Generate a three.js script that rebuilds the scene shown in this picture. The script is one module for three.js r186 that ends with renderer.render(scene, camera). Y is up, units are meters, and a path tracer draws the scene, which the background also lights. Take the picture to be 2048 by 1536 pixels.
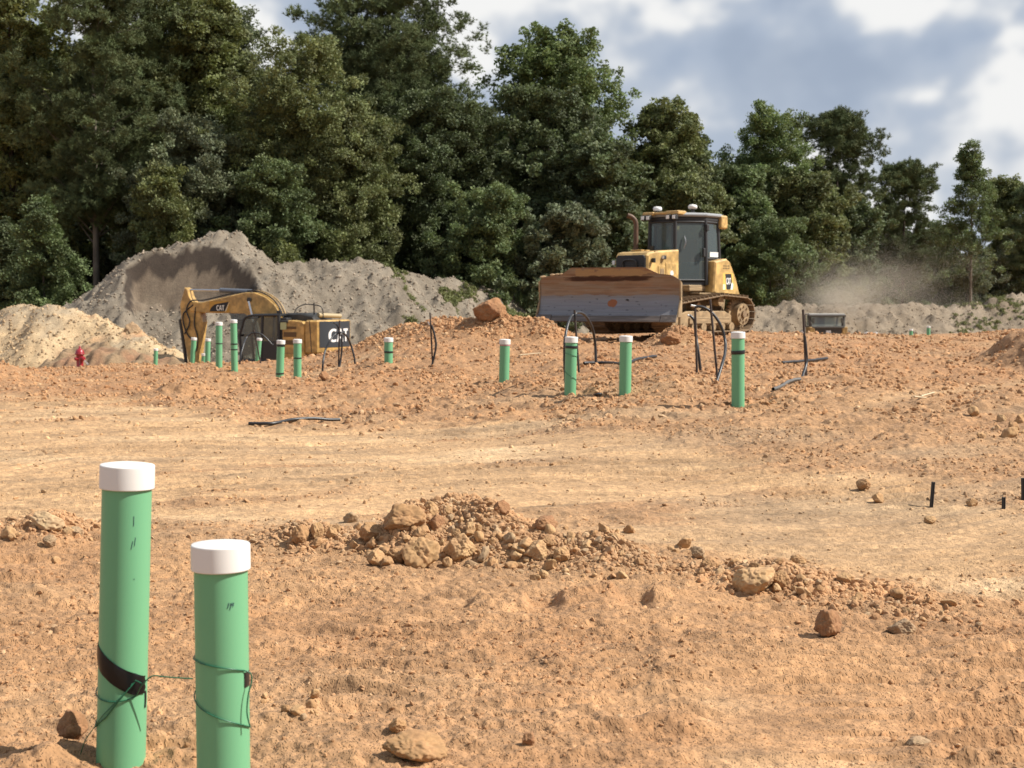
import * as THREE from 'three';
import { mergeGeometries } from 'three/addons/utils/BufferGeometryUtils.js';
import { RoundedBoxGeometry } from 'three/addons/geometries/RoundedBoxGeometry.js';

// ---------------------------------------------------------------- camera, sky, sun, exposure
const EYE = 1.52, FOC = 3000, HOR = 600;                       // eye height in metres, focal length and horizon row in photo pixels (2048 x 1536)
const PITCH = Math.atan((768 - HOR) / FOC);
const scene = new THREE.Scene();
const camera = new THREE.PerspectiveCamera(2 * Math.atan(768 / FOC) * 180 / Math.PI, 4 / 3, 0.1, 3000);
camera.position.set(0, EYE, 0);
camera.rotation.set(-PITCH, 0, 0);
camera.focus = 9; camera.userData.fStop = 6.5;
scene.add(camera);
const renderer = new THREE.WebGLRenderer({ antialias: true });
renderer.toneMapping = THREE.LinearToneMapping;
renderer.toneMappingExposure = 1.58;
renderer.shadowMap.enabled = true;
renderer.setSize(1024, 768);

const SUN_AZ = 17 * Math.PI / 180, SUN_EL = 44 * Math.PI / 180;   // behind the line to the camera's side, high early afternoon
const sunDir = new THREE.Vector3(Math.cos(SUN_AZ) * Math.cos(SUN_EL), Math.sin(SUN_EL), -Math.sin(SUN_AZ) * Math.cos(SUN_EL));
const sun = new THREE.DirectionalLight(new THREE.Color().setRGB(1, 0.95, 0.86), 5);
sun.position.copy(sunDir).multiplyScalar(150); sun.target.position.set(0, 0, -40);
sun.castShadow = true; sun.shadow.mapSize.set(4096, 4096);
Object.assign(sun.shadow.camera, { left: -120, right: 120, top: 120, bottom: -120, near: 1, far: 400 });
scene.add(sun, sun.target);

// ---------------------------------------------------------------- numbers: random, noise
function rng(seed) { let a = seed >>> 0; return () => { a = (a + 0x6d2b79f5) | 0; let t = Math.imul(a ^ (a >>> 15), 1 | a); t = (t + Math.imul(t ^ (t >>> 7), 61 | t)) ^ t; return ((t ^ (t >>> 14)) >>> 0) / 4294967296; }; }
const clamp = (x, a = 0, b = 1) => Math.min(b, Math.max(a, x)), lerp = (a, b, t) => a + (b - a) * t;
const smooth = (a, b, x) => { const t = clamp((x - a) / (b - a)); return t * t * (3 - 2 * t); };
const hash = (x, y, s) => { let h = Math.imul(x, 374761393) ^ Math.imul(y, 668265263) ^ Math.imul(s, 974711); h = Math.imul(h ^ (h >>> 13), 1274126177); return ((h ^ (h >>> 16)) >>> 0) / 4294967296; };
function vnoise(x, y, s = 0) {                                  // smooth noise, -1 .. 1
  const ix = Math.floor(x), iy = Math.floor(y), fx = x - ix, fy = y - iy, u = fx * fx * (3 - 2 * fx), v = fy * fy * (3 - 2 * fy);
  return 2 * lerp(lerp(hash(ix, iy, s), hash(ix + 1, iy, s), u), lerp(hash(ix, iy + 1, s), hash(ix + 1, iy + 1, s), u), v) - 1;
}
function fbm(x, y, n, s = 0) { let a = 0.5, r = 0; for (let i = 0; i < n; i++) { r += a * vnoise(x, y, s + i); a *= 0.5; const t = x; x = x * 1.6 - y * 1.2 + 7.3; y = t * 1.2 + y * 1.6 + 3.1; } return r; }
function lumps(x, y, s) {                                       // rounded lumps of uneven size, 0 .. 1
  const ix = Math.floor(x), iy = Math.floor(y); let m = 0;
  for (let j = -1; j <= 1; j++) for (let i = -1; i <= 1; i++) {
    const cx = ix + i, cy = iy + j, r = 0.15 + 0.55 * hash(cx, cy, s + 2) ** 2, dx = cx + hash(cx, cy, s) - x, dy = cy + hash(cx, cy, s + 1) - y, d = (dx * dx + dy * dy) / (r * r);
    if (d < 1) m = Math.max(m, Math.sqrt(1 - d) * r);
  }
  return m / 0.7;
}
function vnoise3(x, y, z, s = 0) { const iz = Math.floor(z), f = z - iz, w = f * f * (3 - 2 * f); return lerp(vnoise(x, y, s + iz * 57), vnoise(x, y, s + iz * 57 + 57), w); }
const piece = (list, x) => { if (x <= list[0][0]) return list[0][1]; for (let i = 1; i < list.length; i++) if (x < list[i][0]) return lerp(list[i - 1][1], list[i][1], (x - list[i - 1][0]) / (list[i][0] - list[i - 1][0])); return list.at(-1)[1]; };

// ---------------------------------------------------------------- photo pixels to places
function at(px, py, d) {                                        // the point on that pixel's ray at d metres ahead
  const u = (px - 1024) / FOC, v = (768 - py) / FOC, c = Math.cos(PITCH), s = Math.sin(PITCH), k = d / (c + v * s);
  return new THREE.Vector3(u * k, EYE + (v * c - s) * k, -d);
}
const xOf = (px, d) => (px - 1024) / FOC * d;
const pxOf = (x, d) => 1024 + FOC * x / d;

// ---------------------------------------------------------------- sky: blue-grey air, broken white cumulus all round
{
  const W = 2048, H = 1024, data = new Float32Array(W * H * 4);
  // cloud masses that show in the picture: azimuth and elevation in degrees from the view axis, radii, strength
  const deg = (px, py) => [Math.atan((px - 1024) / FOC) * 57.3, Math.atan((HOR - py) / FOC) * 57.3];
  const masses = [[930, 60, 1.3, 2.6, 0.9], [960, 150, 1.0, 1.0, 0.8], [1150, 20, 3.2, 1.2, 0.7], [1500, 20, 3.4, 1.3, 0.75], [1800, 30, 3.2, 1.1, 0.7], [2010, 170, 1.3, 1.7, 1.0], [1960, 240, 1.2, 0.8, 0.7], [460, 60, 2.6, 2.6, 0.75], [150, 20, 3, 2, 0.6], [2120, 120, 2, 2.4, 0.8], [1860, 215, .8, .35, .5], [1290, 180, 1.0, .5, .3]].map(([x, y, ...r]) => [...deg(x, y), ...r]);
  for (let r = 0; r < H; r++) {
    const el = ((r + 0.5) / H - 0.5) * 180;
    for (let c = 0; c < W; c++) {
      let az = ((c + 0.5) / W - 0.5) * 360 + 90; if (az > 180) az -= 360;      // degrees to the view axis's side
      const e = Math.max(el, 0), ring = Math.cos(e * Math.PI / 180), ca = Math.cos(az * Math.PI / 180) * ring, sa = Math.sin(az * Math.PI / 180) * ring;
      const nx = sa * 9 + 31, ny = ca * 9 + e * 0.14, n = fbm(nx * 1.0 + e * 0.06, ny * 1.0 + 5, 6, 11), fine = fbm(nx * 3.1, ny * 3.1 + e * 0.4, 5, 37);
      let m = n * 1.35 + fine * 0.3 + 0.05;
      for (const [a, b, ra, rb, k] of masses) { const q = ((az - a) / ra) ** 2 + ((el - b) / rb) ** 2; if (q < 9) m += k * Math.exp(-q) * (0.8 + 0.9 * fine); }
      const white = smooth(0.12, 0.8, m + 0.45 * fine), veil = smooth(-0.6, 0.5, m + fine * 0.15), dark = smooth(0.25, -0.5, m + 0.3 * fbm(nx * 2 + 9, ny * 2, 4, 71));
      const o = (r * W + c) * 4, up = clamp(e / 60);
      const low = [lerp(0.45, 0.27, up), lerp(0.54, 0.38, up), lerp(0.68, 0.62, up)], slate = [0.40, 0.475, 0.60], pale = [0.64, 0.69, 0.76], lit = [1.02, 1.02, 1.01];
      for (let k = 0; k < 3; k++) { let v = lerp(low[k], slate[k], dark * 0.85); v = lerp(v, pale[k], veil * 0.7); v = lerp(v, lit[k], white); data[o + k] = el < 0 ? 0.2 * [0.9, 0.62, 0.4][k] : v * 0.565; }
      data[o + 3] = 1;
    }
  }
  const t = new THREE.DataTexture(data, W, H, THREE.RGBAFormat, THREE.FloatType);
  t.mapping = THREE.EquirectangularReflectionMapping; t.magFilter = THREE.LinearFilter; t.minFilter = THREE.LinearFilter; t.needsUpdate = true;
  scene.background = t; scene.environment = t;
}

// ---------------------------------------------------------------- building helpers
const taken = {};
const numbered = (n) => { const k = taken[n] = (taken[n] ?? -1) + 1; return k ? n + '_' + String(k).padStart(3, '0') : n; };
function tag(o, label, category, group, kind) { if (label) o.userData.label = label; if (category) o.userData.category = category; if (group) o.userData.group = group; if (kind) o.userData.kind = kind; return o; }
function mesh(name, geo, mat, parent) { const m = new THREE.Mesh(geo, mat); m.name = parent ? name : numbered(name); m.castShadow = m.receiveShadow = true; (parent ?? scene).add(m); return m; }
function thing(name, label, category, p, turn = 0, group) { const g = new THREE.Group(); g.name = numbered(name); g.position.set(...p); g.rotation.y = turn; scene.add(g); return tag(g, label, category, group); }
const merge = (list) => mergeGeometries(list.map((g) => { const n = g.index ? g.toNonIndexed() : g; for (const k of Object.keys(n.attributes)) if (!['position', 'normal', 'uv'].includes(k)) n.deleteAttribute(k); return n; }));
const move = (g, x = 0, y = 0, z = 0) => g.translate(x, y, z);
function box(w, h, d, x = 0, y = 0, z = 0, r = 0.012) { const g = new RoundedBoxGeometry(w, h, d, 1, Math.min(r, w / 2.2, h / 2.2, d / 2.2)); return g.translate(x, y, z); }
// a plate: outline [a, b] in the plane, extruded along the third axis, centred at c; plane 'zy' = side profile (a along z, b up), 'xy', 'xz'
function slab(outline, thick, plane = 'zy', c = 0, bevel = 0.012) {
  const s = new THREE.Shape(outline.map(([a, b]) => new THREE.Vector2(a, b)));
  const g = new THREE.ExtrudeGeometry(s, { depth: thick - 2 * bevel, bevelEnabled: bevel > 0, bevelSize: bevel, bevelOffset: -bevel, bevelThickness: bevel, bevelSegments: 1, curveSegments: 8 });
  g.translate(0, 0, -thick / 2 + bevel);
  if (plane === 'zy') g.applyMatrix4(new THREE.Matrix4().set(0, 0, -1, c, 0, 1, 0, 0, 1, 0, 0, 0, 0, 0, 0, 1));
  if (plane === 'xz') g.applyMatrix4(new THREE.Matrix4().set(1, 0, 0, 0, 0, 0, -1, c, 0, 1, 0, 0, 0, 0, 0, 1));
  if (plane === 'xy') g.translate(0, 0, c);
  return g;
}
const V = (a) => new THREE.Vector3(...a);
function tube(pts, r, seg = 24, around = 8) { return new THREE.TubeGeometry(new THREE.CatmullRomCurve3(pts.map((p) => (Array.isArray(p) ? V(p) : p))), seg, r, around, false); }
function rod(a, b, r, r2 = r, n = 12) { const A = V(a), B = V(b), g = new THREE.CylinderGeometry(r2, r, A.distanceTo(B), n); g.applyQuaternion(new THREE.Quaternion().setFromUnitVectors(new THREE.Vector3(0, 1, 0), B.clone().sub(A).normalize())); return g.translate(...A.add(B).multiplyScalar(0.5).toArray()); }
const disc = (r, t, x, y, z, n = 28) => new THREE.CylinderGeometry(r, r, t, n).rotateZ(Math.PI / 2).translate(x, y, z);   // wheel with its axle along x
const lathe = (pts, n = 32) => new THREE.LatheGeometry(pts.map(([r, y]) => new THREE.Vector2(r, y)), n);

// ---------------------------------------------------------------- materials
const rgb = (r, g, b) => new THREE.Color().setRGB(r, g, b);
const std = (r, g, b, rough = 0.6, more = {}) => new THREE.MeshPhysicalMaterial({ color: rgb(r, g, b), roughness: rough, ...more });
function tile(n, f, srgb) { const d = new Uint8Array(n * n * 4); for (let y = 0; y < n; y++) for (let x = 0; x < n; x++) { const v = f(x, y), o = (y * n + x) * 4; for (let k = 0; k < 3; k++) d[o + k] = clamp(Array.isArray(v) ? v[k] : v) * 255; d[o + 3] = 255; } const t = new THREE.DataTexture(d, n, n); t.wrapS = t.wrapT = THREE.RepeatWrapping; t.magFilter = THREE.LinearFilter; t.minFilter = THREE.LinearMipmapLinearFilter; t.generateMipmaps = true; if (srgb) t.colorSpace = THREE.SRGBColorSpace; t.needsUpdate = true; return t; }
// noise that repeats every p cells
function pnoise(x, y, p, s) { const ix = Math.floor(x), iy = Math.floor(y), fx = x - ix, fy = y - iy, u = fx * fx * (3 - 2 * fx), v = fy * fy * (3 - 2 * fy), w = (a) => ((a % p) + p) % p; return lerp(lerp(hash(w(ix), w(iy), s), hash(w(ix + 1), w(iy), s), u), lerp(hash(w(ix), w(iy + 1), s), hash(w(ix + 1), w(iy + 1), s), u), v); }
const pf = (x, y, n, p, oct, s) => { let a = 0.5, r = 0, t = 0; for (let i = 0; i < oct; i++) { r += a * pnoise(x / n * p, y / n * p, p, s + i); t += a; a *= 0.6; p *= 2; } return r / t; };
const grainMap = tile(1024, (x, y) => { const a = pf(x, y, 1024, 48, 4, 3), b = pnoise(x / 2, y / 2, 512, 9), c = pf(x, y, 1024, 8, 3, 21); const s = b > 0.965 ? 0.16 : b < 0.03 ? -0.16 : 0; const v = 0.86 + (a - 0.5) * 0.36 + (c - 0.5) * 0.12 + s; return [v, v * 0.985, v * 0.96]; }, true);
const grainBump = tile(1024, (x, y) => pf(x, y, 1024, 32, 5, 3) * 0.75 + 0.25 * (pnoise(x / 3, y / 3, 341, 5) > 0.8 ? 1 : 0));
const soil = new THREE.MeshStandardMaterial({ vertexColors: true, map: grainMap, bumpMap: grainBump, bumpScale: 0.022, roughness: 1 });
const clodMat = new THREE.MeshStandardMaterial({ vertexColors: true, color: rgb(0.72, 0.7, 0.67), roughness: 1 });
const dustMap = tile(512, (x, y) => { const v = 0.72 + 0.5 * (pf(x, y, 512, 6, 5, 51) - 0.3); return [v, v * (0.97), v * 0.92]; }, true);
const M = {
  green: std(0.14, 0.355, 0.19, 0.42, { specularIntensity: 0.7 }), white: std(0.66, 0.64, 0.61, 0.5), tape: std(0.012, 0.012, 0.013, 0.35), black: std(0.02, 0.02, 0.021, 0.55), hose: std(0.018, 0.018, 0.02, 0.42),
  wire: std(0.012, 0.10, 0.05, 0.35), rust: std(0.045, 0.03, 0.024, 0.8), red: std(0.28, 0.012, 0.02, 0.35, { clearcoat: 0.4 }), mark: std(0.03, 0.07, 0.09, 0.7),
  yellow: std(0.72, 0.49, 0.19, 0.55, { map: dustMap, clearcoat: 0.15, clearcoatRoughness: 0.4 }), yellowClean: std(0.68, 0.44, 0.15, 0.45, { map: dustMap, clearcoat: 0.25 }), dusty: std(0.42, 0.31, 0.19, 0.9, { map: dustMap }),
  gunmetal: std(0.045, 0.047, 0.05, 0.5, { map: dustMap }), steel: std(0.3, 0.3, 0.31, 0.35, { metalness: 0.8 }), chrome: std(0.5, 0.52, 0.55, 0.2, { metalness: 0.9 }), shoe: std(0.30, 0.21, 0.13, 0.75, { map: dustMap }), pipeRust: std(0.16, 0.10, 0.07, 0.6, { metalness: 0.3, map: dustMap }),
  glass: new THREE.MeshPhysicalMaterial({ color: rgb(0.36, 0.44, 0.43), roughness: 0.08, transmission: 0.85, thickness: 0, ior: 1.5 }), lamp: std(0.7, 0.7, 0.68, 0.2), seat: std(0.17, 0.065, 0.045, 0.9), rubber: std(0.022, 0.021, 0.02, 0.85),
};

// ---------------------------------------------------------------- the ground: surveyed heights, then heaps, berm and tracks
const rows = [
  [4, [[-600, 0], [1024, 0], [2650, 0]]], [6.5, [[-600, 0], [500, 0], [1500, 0], [2650, 0]]], [9, [[-600, 0], [500, 0], [1500, 0], [2650, 0.03]]],
  [11, [[-500, 0], [0, 0], [500, 0], [1000, 0], [1500, 0], [2048, 0.06], [2600, 0.15]]],
  [14, [[-500, 0], [0, 0], [500, 0], [1000, 0], [1476, 0.03], [1700, 0.09], [2048, 0.16], [2600, 0.3]]],
  [18, [[-500, 0], [0, 0], [500, 0], [1000, 0.03], [1250, 0.2], [1476, 0.24], [1750, 0.3], [2048, 0.24]]],
  [20.5, [[0, 0], [500, 0.02], [777, 0.05], [1000, 0.17], [1141, 0.26], [1252, 0.38], [1476, 0.36], [2048, 0.27], [2650, 0.4]]],
  [24, [[-500, 0], [0, 0], [250, 0], [450, 0.08], [700, 0.16], [1008, 0.24], [1252, 0.45], [1476, 0.46], [2048, 0.34]]],
  [28, [[0, -0.15], [300, -0.1], [560, -0.05], [777, 0.35], [1000, 0.45], [1252, 0.5], [1476, 0.5], [2048, 0.4]]],
  [32, [[-500, -0.3], [0, -0.3], [300, -0.2], [560, -0.13], [660, 0.05], [777, 0.42], [1000, 0.58], [1200, 0.5], [1270, 0.48], [1476, 0.56], [2048, 0.47], [2650, 0.5]]],
  [38, [[0, -0.5], [300, -0.3], [438, -0.15], [600, -0.1], [660, 0.12], [720, 0.38], [777, 0.55], [1000, 0.6], [1200, 0.48], [1300, 0.52], [1476, 0.66], [1750, 0.56], [2048, 0.52]]],
  [47, [[-500, -0.8], [0, -0.85], [300, -0.65], [410, -0.48], [550, -0.6], [680, -0.3], [777, 0.1], [1000, 0.6], [1200, 0.3], [1476, 0.38], [1750, 0.34], [2048, 0.5], [2650, 0.7]]],
  [58, [[0, -1.15], [160, -1.13], [311, -0.97], [420, -2], [560, -2.25], [700, -2.1], [900, -0.2], [1200, 0.1], [1476, 0.0], [1750, -0.15], [2048, 0.4]]],
  [70, [[-500, -1.5], [0, -1.5], [311, -2], [560, -2.3], [800, -1.5], [1100, -0.5], [1476, -0.3], [1800, -0.4], [2048, 0.2], [2650, 0.4]]],
  [90, [[-500, -1.5], [560, -1.5], [1100, -0.8], [1500, -0.8], [2048, -0.5], [2650, -0.2]]], [130, [[-500, -0.8], [1024, -0.8], [2650, -0.3]]], [260, [[-500, 0], [1024, 0], [2650, 0]]],
];
const AL = 0.62, warp = (x, z) => { const d = Math.hypot(x, z); return [clamp(Math.atan2(x, -z), -AL, AL) * 2.6, Math.log(clamp(d, 3.8, 260))]; };
const knots = [], kh = [];
for (const [d, list] of rows) for (const [px, h] of list) { knots.push(warp(xOf(px, d), -d)); kh.push(h); }
const tps = (r2) => (r2 > 1e-12 ? 0.5 * r2 * Math.log(r2) : 0);
const coef = (() => {                                           // thin plate through the survey points
  const n = knots.length, N = n + 3, A = [];
  for (let i = 0; i < N; i++) A.push(new Float64Array(N + 1));
  for (let i = 0; i < n; i++) { for (let j = 0; j < n; j++) A[i][j] = tps((knots[i][0] - knots[j][0]) ** 2 + (knots[i][1] - knots[j][1]) ** 2); A[i][i] += 0.002; [1, ...knots[i]].forEach((v, k) => { A[i][n + k] = A[n + k][i] = v; }); A[i][N] = kh[i]; }
  for (let c = 0; c < N; c++) { let p = c; for (let r = c + 1; r < N; r++) if (Math.abs(A[r][c]) > Math.abs(A[p][c])) p = r; [A[c], A[p]] = [A[p], A[c]]; for (let r = 0; r < N; r++) if (r !== c) { const f = A[r][c] / A[c][c]; if (f) for (let k = c; k <= N; k++) A[r][k] -= f * A[c][k]; } }
  return A.map((r, i) => r[N] / r[i]);
})();
function survey(u, w) { let h = coef[knots.length] + coef[knots.length + 1] * u + coef[knots.length + 2] * w; for (let i = 0; i < knots.length; i++) { const a = u - knots[i][0], b = w - knots[i][1]; h += coef[i] * tps(a * a + b * b); } return h; }
const SU = 220, SW = 260, sheet = new Float32Array((SU + 1) * (SW + 1)), U0 = -AL * 2.6, U1 = AL * 2.6, W0 = Math.log(3.8), W1 = Math.log(260);
for (let j = 0; j <= SW; j++) for (let i = 0; i <= SU; i++) sheet[j * (SU + 1) + i] = survey(lerp(U0, U1, i / SU), lerp(W0, W1, j / SW));
function surveyed(x, z) { const [u, w] = warp(x, z), a = clamp((u - U0) / (U1 - U0) * SU, 0, SU - 1e-6), b = clamp((w - W0) / (W1 - W0) * SW, 0, SW - 1e-6), i = a | 0, j = b | 0, k = j * (SU + 1) + i; return lerp(lerp(sheet[k], sheet[k + 1], a - i), lerp(sheet[k + SU + 1], sheet[k + SU + 2], a - i), b - j); }

// heaps: photo column, metres ahead, height, spread across, spread along
const heaps = [
  [965, 33.8, 0.36, 0.8, 0.9], [1080, 33.2, 0.5, 0.6, 0.8], [1000, 33.3, 0.2, 0.4, 0.6], [880, 34, 0.34, 0.8, 0.9], [800, 35, 0.28, 0.8, 1], [1125, 33, 0.15, 0.35, 0.6], [1345, 32.6, 0.4, 0.55, 0.5], [1400, 33, 0.22, 0.5, 0.5],
  [745, 35.5, 0.12, 0.5, 0.7], [1020, 33.4, 0.12, 0.5, 0.6], [460, 24.5, 0.24, 0.9, 1.2], [370, 23, 0.16, 0.35, 0.8], [620, 24, 0.1, 1, 1], [700, 22, 0.07, 1.0, 1], [2075, 26, 0.7, 0.55, 1.6], [2030, 17, 0.12, 0.7, 0.8],
  [900, 9.3, 0.22, 0.3, 0.36], [985, 9.15, 0.14, 0.22, 0.32], [815, 9.05, 0.13, 0.17, 0.28], [1085, 8.95, 0.1, 0.22, 0.3], [1210, 8.75, 0.12, 0.2, 0.24], [620, 9.2, 0.09, 0.25, 0.25], [1560, 8.0, 0.1, 0.3, 0.25], [1700, 7.75, 0.05, 0.3, 0.25], [90, 9.3, 0.09, 0.3, 0.3],
  [60, 4.75, 0.07, 0.12, 0.12], [1350, 20.3, 0.12, 0.4, 0.7], [1040, 22, 0.08, 0.5, 0.8], [0, 30, 0.25, 0.8, 1.6], [-60, 44, 0.5, 1.4, 2],
].map(([px, d, h, a, b]) => [xOf(px, d), -d, h, a, b]);
const bermLine = [[-700, 9.6], [0, 9.3], [300, 9.2], [560, 9.2], [900, 9.05], [1200, 8.7], [1500, 8.15], [1700, 7.85], [1900, 7.45], [2300, 7.1]];
const backLine = [[-700, 10.3], [0, 10.05], [600, 10.0], [900, 10.3], [1200, 9.5], [1500, 9.0], [1900, 8.0], [2048, 7.8], [2500, 7.6]];
const footLine = [[-700, 27], [0, 24], [250, 22.4], [500, 18.3], [640, 18.4], [1000, 18.6], [1300, 16.0], [1700, 12.6], [2048, 10.5], [2500, 9.6]];
function zone(x, z) {                                           // how far a spot is hard-packed by wheels, and other marks
  const d = Math.max(-z, 0.5), px = pxOf(x, d), n = fbm(x * 0.9, z * 0.9, 3, 5) * 0.9, back = piece(backLine, px) + n * 0.5, foot = piece(footLine, px) + n * 1.6;
  if (z > -3.5) return { px, d, packed: 0.25, berm: 0, lane: 0 };
  const packed = smooth(back - 0.25, back + 0.35, d) * (1 - smooth(foot - 0.7, foot + 0.5, d));
  const berm = Math.exp(-(((d - piece(bermLine, px) + 0.25 * vnoise(x * 0.9, 2, 6)) / 0.33) ** 2)) * piece([[-400, 0.8], [350, 0.75], [520, 0.4], [700, 1], [1280, 1], [1350, 0.35], [1480, 1], [1820, 0.9], [1920, 0.1]], px) * smooth(-0.75, 0.1, vnoise(x * 2.1, z * 2.1, 33));
  const lane = smooth(1350, 1480, px) * (1 - smooth(1780, 1880, px)) * (1 - smooth(6.4, 6.9, d)) * smooth(3.4, 4, d);           // smooth pass by the front corner
  const top = smooth(28, 31, d) * (1 - smooth(46, 50, d)) * smooth(0.1, 0.35, fbm(x * 0.35 + 4, z * 0.5, 3, 8)) * smooth(1250, 1400, px) * 0.8;
  const strip = Math.exp(-(((d - lerp(17, 22.5, (px - 1700) / 350)) / 0.8) ** 2)) * smooth(1640, 1800, px) * 0.8 + Math.exp(-(((d - lerp(27, 32, (px - 560) / 160)) / 1.1) ** 2)) * smooth(540, 600, px) * (1 - smooth(720, 800, px)) * 0.7;
  const torn = 1 - 0.75 * smooth(0.1, 0.35, fbm(x * 0.5 + 11, (x * 0.42 + z) * 1.3, 4, 28));
  return { px, d, packed: clamp(packed * torn + lane * 0.75 + top + strip), berm, lane };
}
const ridges = (a, s) => { const f = a - Math.floor(a); return Math.abs(f - 0.5) * 2; };
function ground(x, z, cell = 0.01) {
  const q = zone(x, z), d = q.d;
  let h = surveyed(x, z);
  for (const [cx, cz, k, a, b] of heaps) { const dx = (x - cx) / a, dz = (z - cz) / b, r = dx * dx + dz * dz; if (r < 7) h += k * Math.exp(-r) * (1 + 0.25 * vnoise(x / a * 1.7, z / a * 1.7, 3)); }
  const loose = 1 - q.packed, far = smooth(50, 90, d);
  h += q.berm * 0.055 * (0.7 + 0.6 * vnoise(x * 1.3, z * 1.3, 2));
  h += fbm(x * 0.45, z * 0.45, 2, 31) * 0.09 * (0.35 + 0.65 * loose) * smooth(4, 9, d);
  const up = lerp(0.4, 1, smooth(9, 20, d));
  if (cell < 0.5) h += fbm(x * 1.9, z * 1.9, 2, 41) * 0.06 * loose * up;
  if (cell < 0.2) h += (fbm(x * 5.1, z * 5.1, 3, 51) * 0.038 + (lumps(x * 3.1, z * 3.1, 61) * 0.055 - 0.012) * smooth(0.05, 0.4, vnoise(x * 0.8, z * 0.8, 66) + 0.25)) * loose * up;
  if (cell < 0.07) h += (lumps(x * 9, z * 9, 71) * 0.022 + lumps(x * 17 + 3, z * 17, 75) * 0.012) * (0.12 + 0.88 * loose) * lerp(0.5, 1.25, smooth(9, 20, d));
  if (cell < 0.03) h += (lumps(x * 33, z * 33, 81) * 0.0075 + lumps(x * 21 + 5, z * 21, 85) * 0.007 + fbm(x * 38, z * 38, 2, 91) * 0.008) * (0.25 + 0.75 * loose);
  if (d < 10 && cell < 0.07) { const w = fbm(x * 0.8, z * 0.8, 2, 24); h += loose * smooth(10, 8.6, d) * (fbm(x * 1.8, z * 10 + w * 4, 3, 26) * 0.045 + (ridges(z * 3.3 + w * 2.5 + x * 0.12) - 0.5) * 0.022 * smooth(-0.2, 0.3, vnoise(x * 1.1, z * 1.4, 27))); }
  // wheel and blade marks
  if (q.packed > 0.05 && cell < 0.12) {
    const w = fbm(x * 0.25, z * 0.25, 2, 14), along = x * 0.42 + z + w * 2.2;
    h += q.packed * (1 - q.lane) * ((ridges(along * 3.1 + vnoise(x * 2, z * 2, 4) * 0.4) - 0.5) * 0.036 * smooth(-0.1, 0.35, vnoise(x * 0.3, along * 0.7, 15)) + fbm(x * 0.9, along * 7, 3, 17) * 0.032 + (ridges(along * 9.5) - 0.5) * 0.012 * smooth(-0.1, 0.5, vnoise(x * 0.3 + 9, along * 0.5, 16)));
    h -= q.packed * 0.015;
  }
  if (q.lane > 0.02) h -= q.lane * 0.028 * smooth(0.3, 0, ridges(z * 5.2 + vnoise(x * 0.9, z * 1.5, 34) * 0.7 + x * 0.1)) * smooth(-0.3, 0.2, vnoise(x * 2.3, z * 1.7, 35));
  if (q.packed > 0.3 && d < 24 && cell < 0.12) { const al = x * 0.42 + z + fbm(x * 0.25, z * 0.25, 2, 14) * 2.2; h -= q.packed * (1 - q.lane) * 0.03 * smooth(0.22, 0, ridges(al * 2.3 + 0.3 * vnoise(x * 0.7, al, 36))) * smooth(-0.1, 0.3, vnoise(x * 0.35, al * 1.3, 37)); }
  if (q.lane > 0.02) h += q.lane * (ridges(z * 8.5 + vnoise(x * 1.2, z * 2, 19) * 0.6 + x * 0.15) - 0.5) * 0.034 * smooth(-0.5, 0.3, vnoise(x * 1.6, z * 1.1, 20));
  if (d < 9) { const lug = smooth(1870, 1960, q.px) * smooth(4, 4.4, d) * (1 - smooth(6.6, 7.2, d)); if (lug > 0) h += lug * (ridges(z * 7 + x * 0.9 + vnoise(x * 2, z * 2, 22) * 0.3) - 0.5) * 0.045; const rut = Math.exp(-(((d - 7.55) / 0.16) ** 2)) * smooth(800, 1000, q.px) * (1 - smooth(1330, 1420, q.px)); if (rut > 0.01) h += rut * (smooth(0.2, 0.5, ridges(x * 2.2 + 0.15)) - 0.4) * 0.07; }
  if (d > 10 && d < 14) for (const [cp, cd, w] of [[1600, 11.8, 60], [1815, 11.4, 55], [1520, 12.6, 70]]) { const m = Math.exp(-(((q.px - cp) / w) ** 4) - ((d - cd) / 0.45) ** 4); if (m > 0.02) h += m * (ridges(z * 6.5 + x * 0.7) - 0.5) * 0.045; }
  if (d > 15 && d < 40) { const cl = smooth(0.15, 0.4, vnoise(x * 0.35 + 2, z * 0.4, 23)) * q.packed * smooth(1300, 1500, q.px); if (cl > 0) h += cl * (ridges(z * 3.2 + x * 0.5) - 0.5) * 0.05; }
  return far ? lerp(h, surveyed(x, z), far) : h;
}
// the spot where a pixel's ray meets the ground
function hit(px, py) { let d = 3.6, last = d; const p0 = at(px, py, 1), sy = p0.y - EYE; for (; d < 90; d *= 1.004) { if (EYE + sy * d <= ground(p0.x * d, -d, 0.1)) break; last = d; } d = (d + last) / 2; return new THREE.Vector3(p0.x * d, ground(p0.x * d, -d), -d); }

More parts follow.
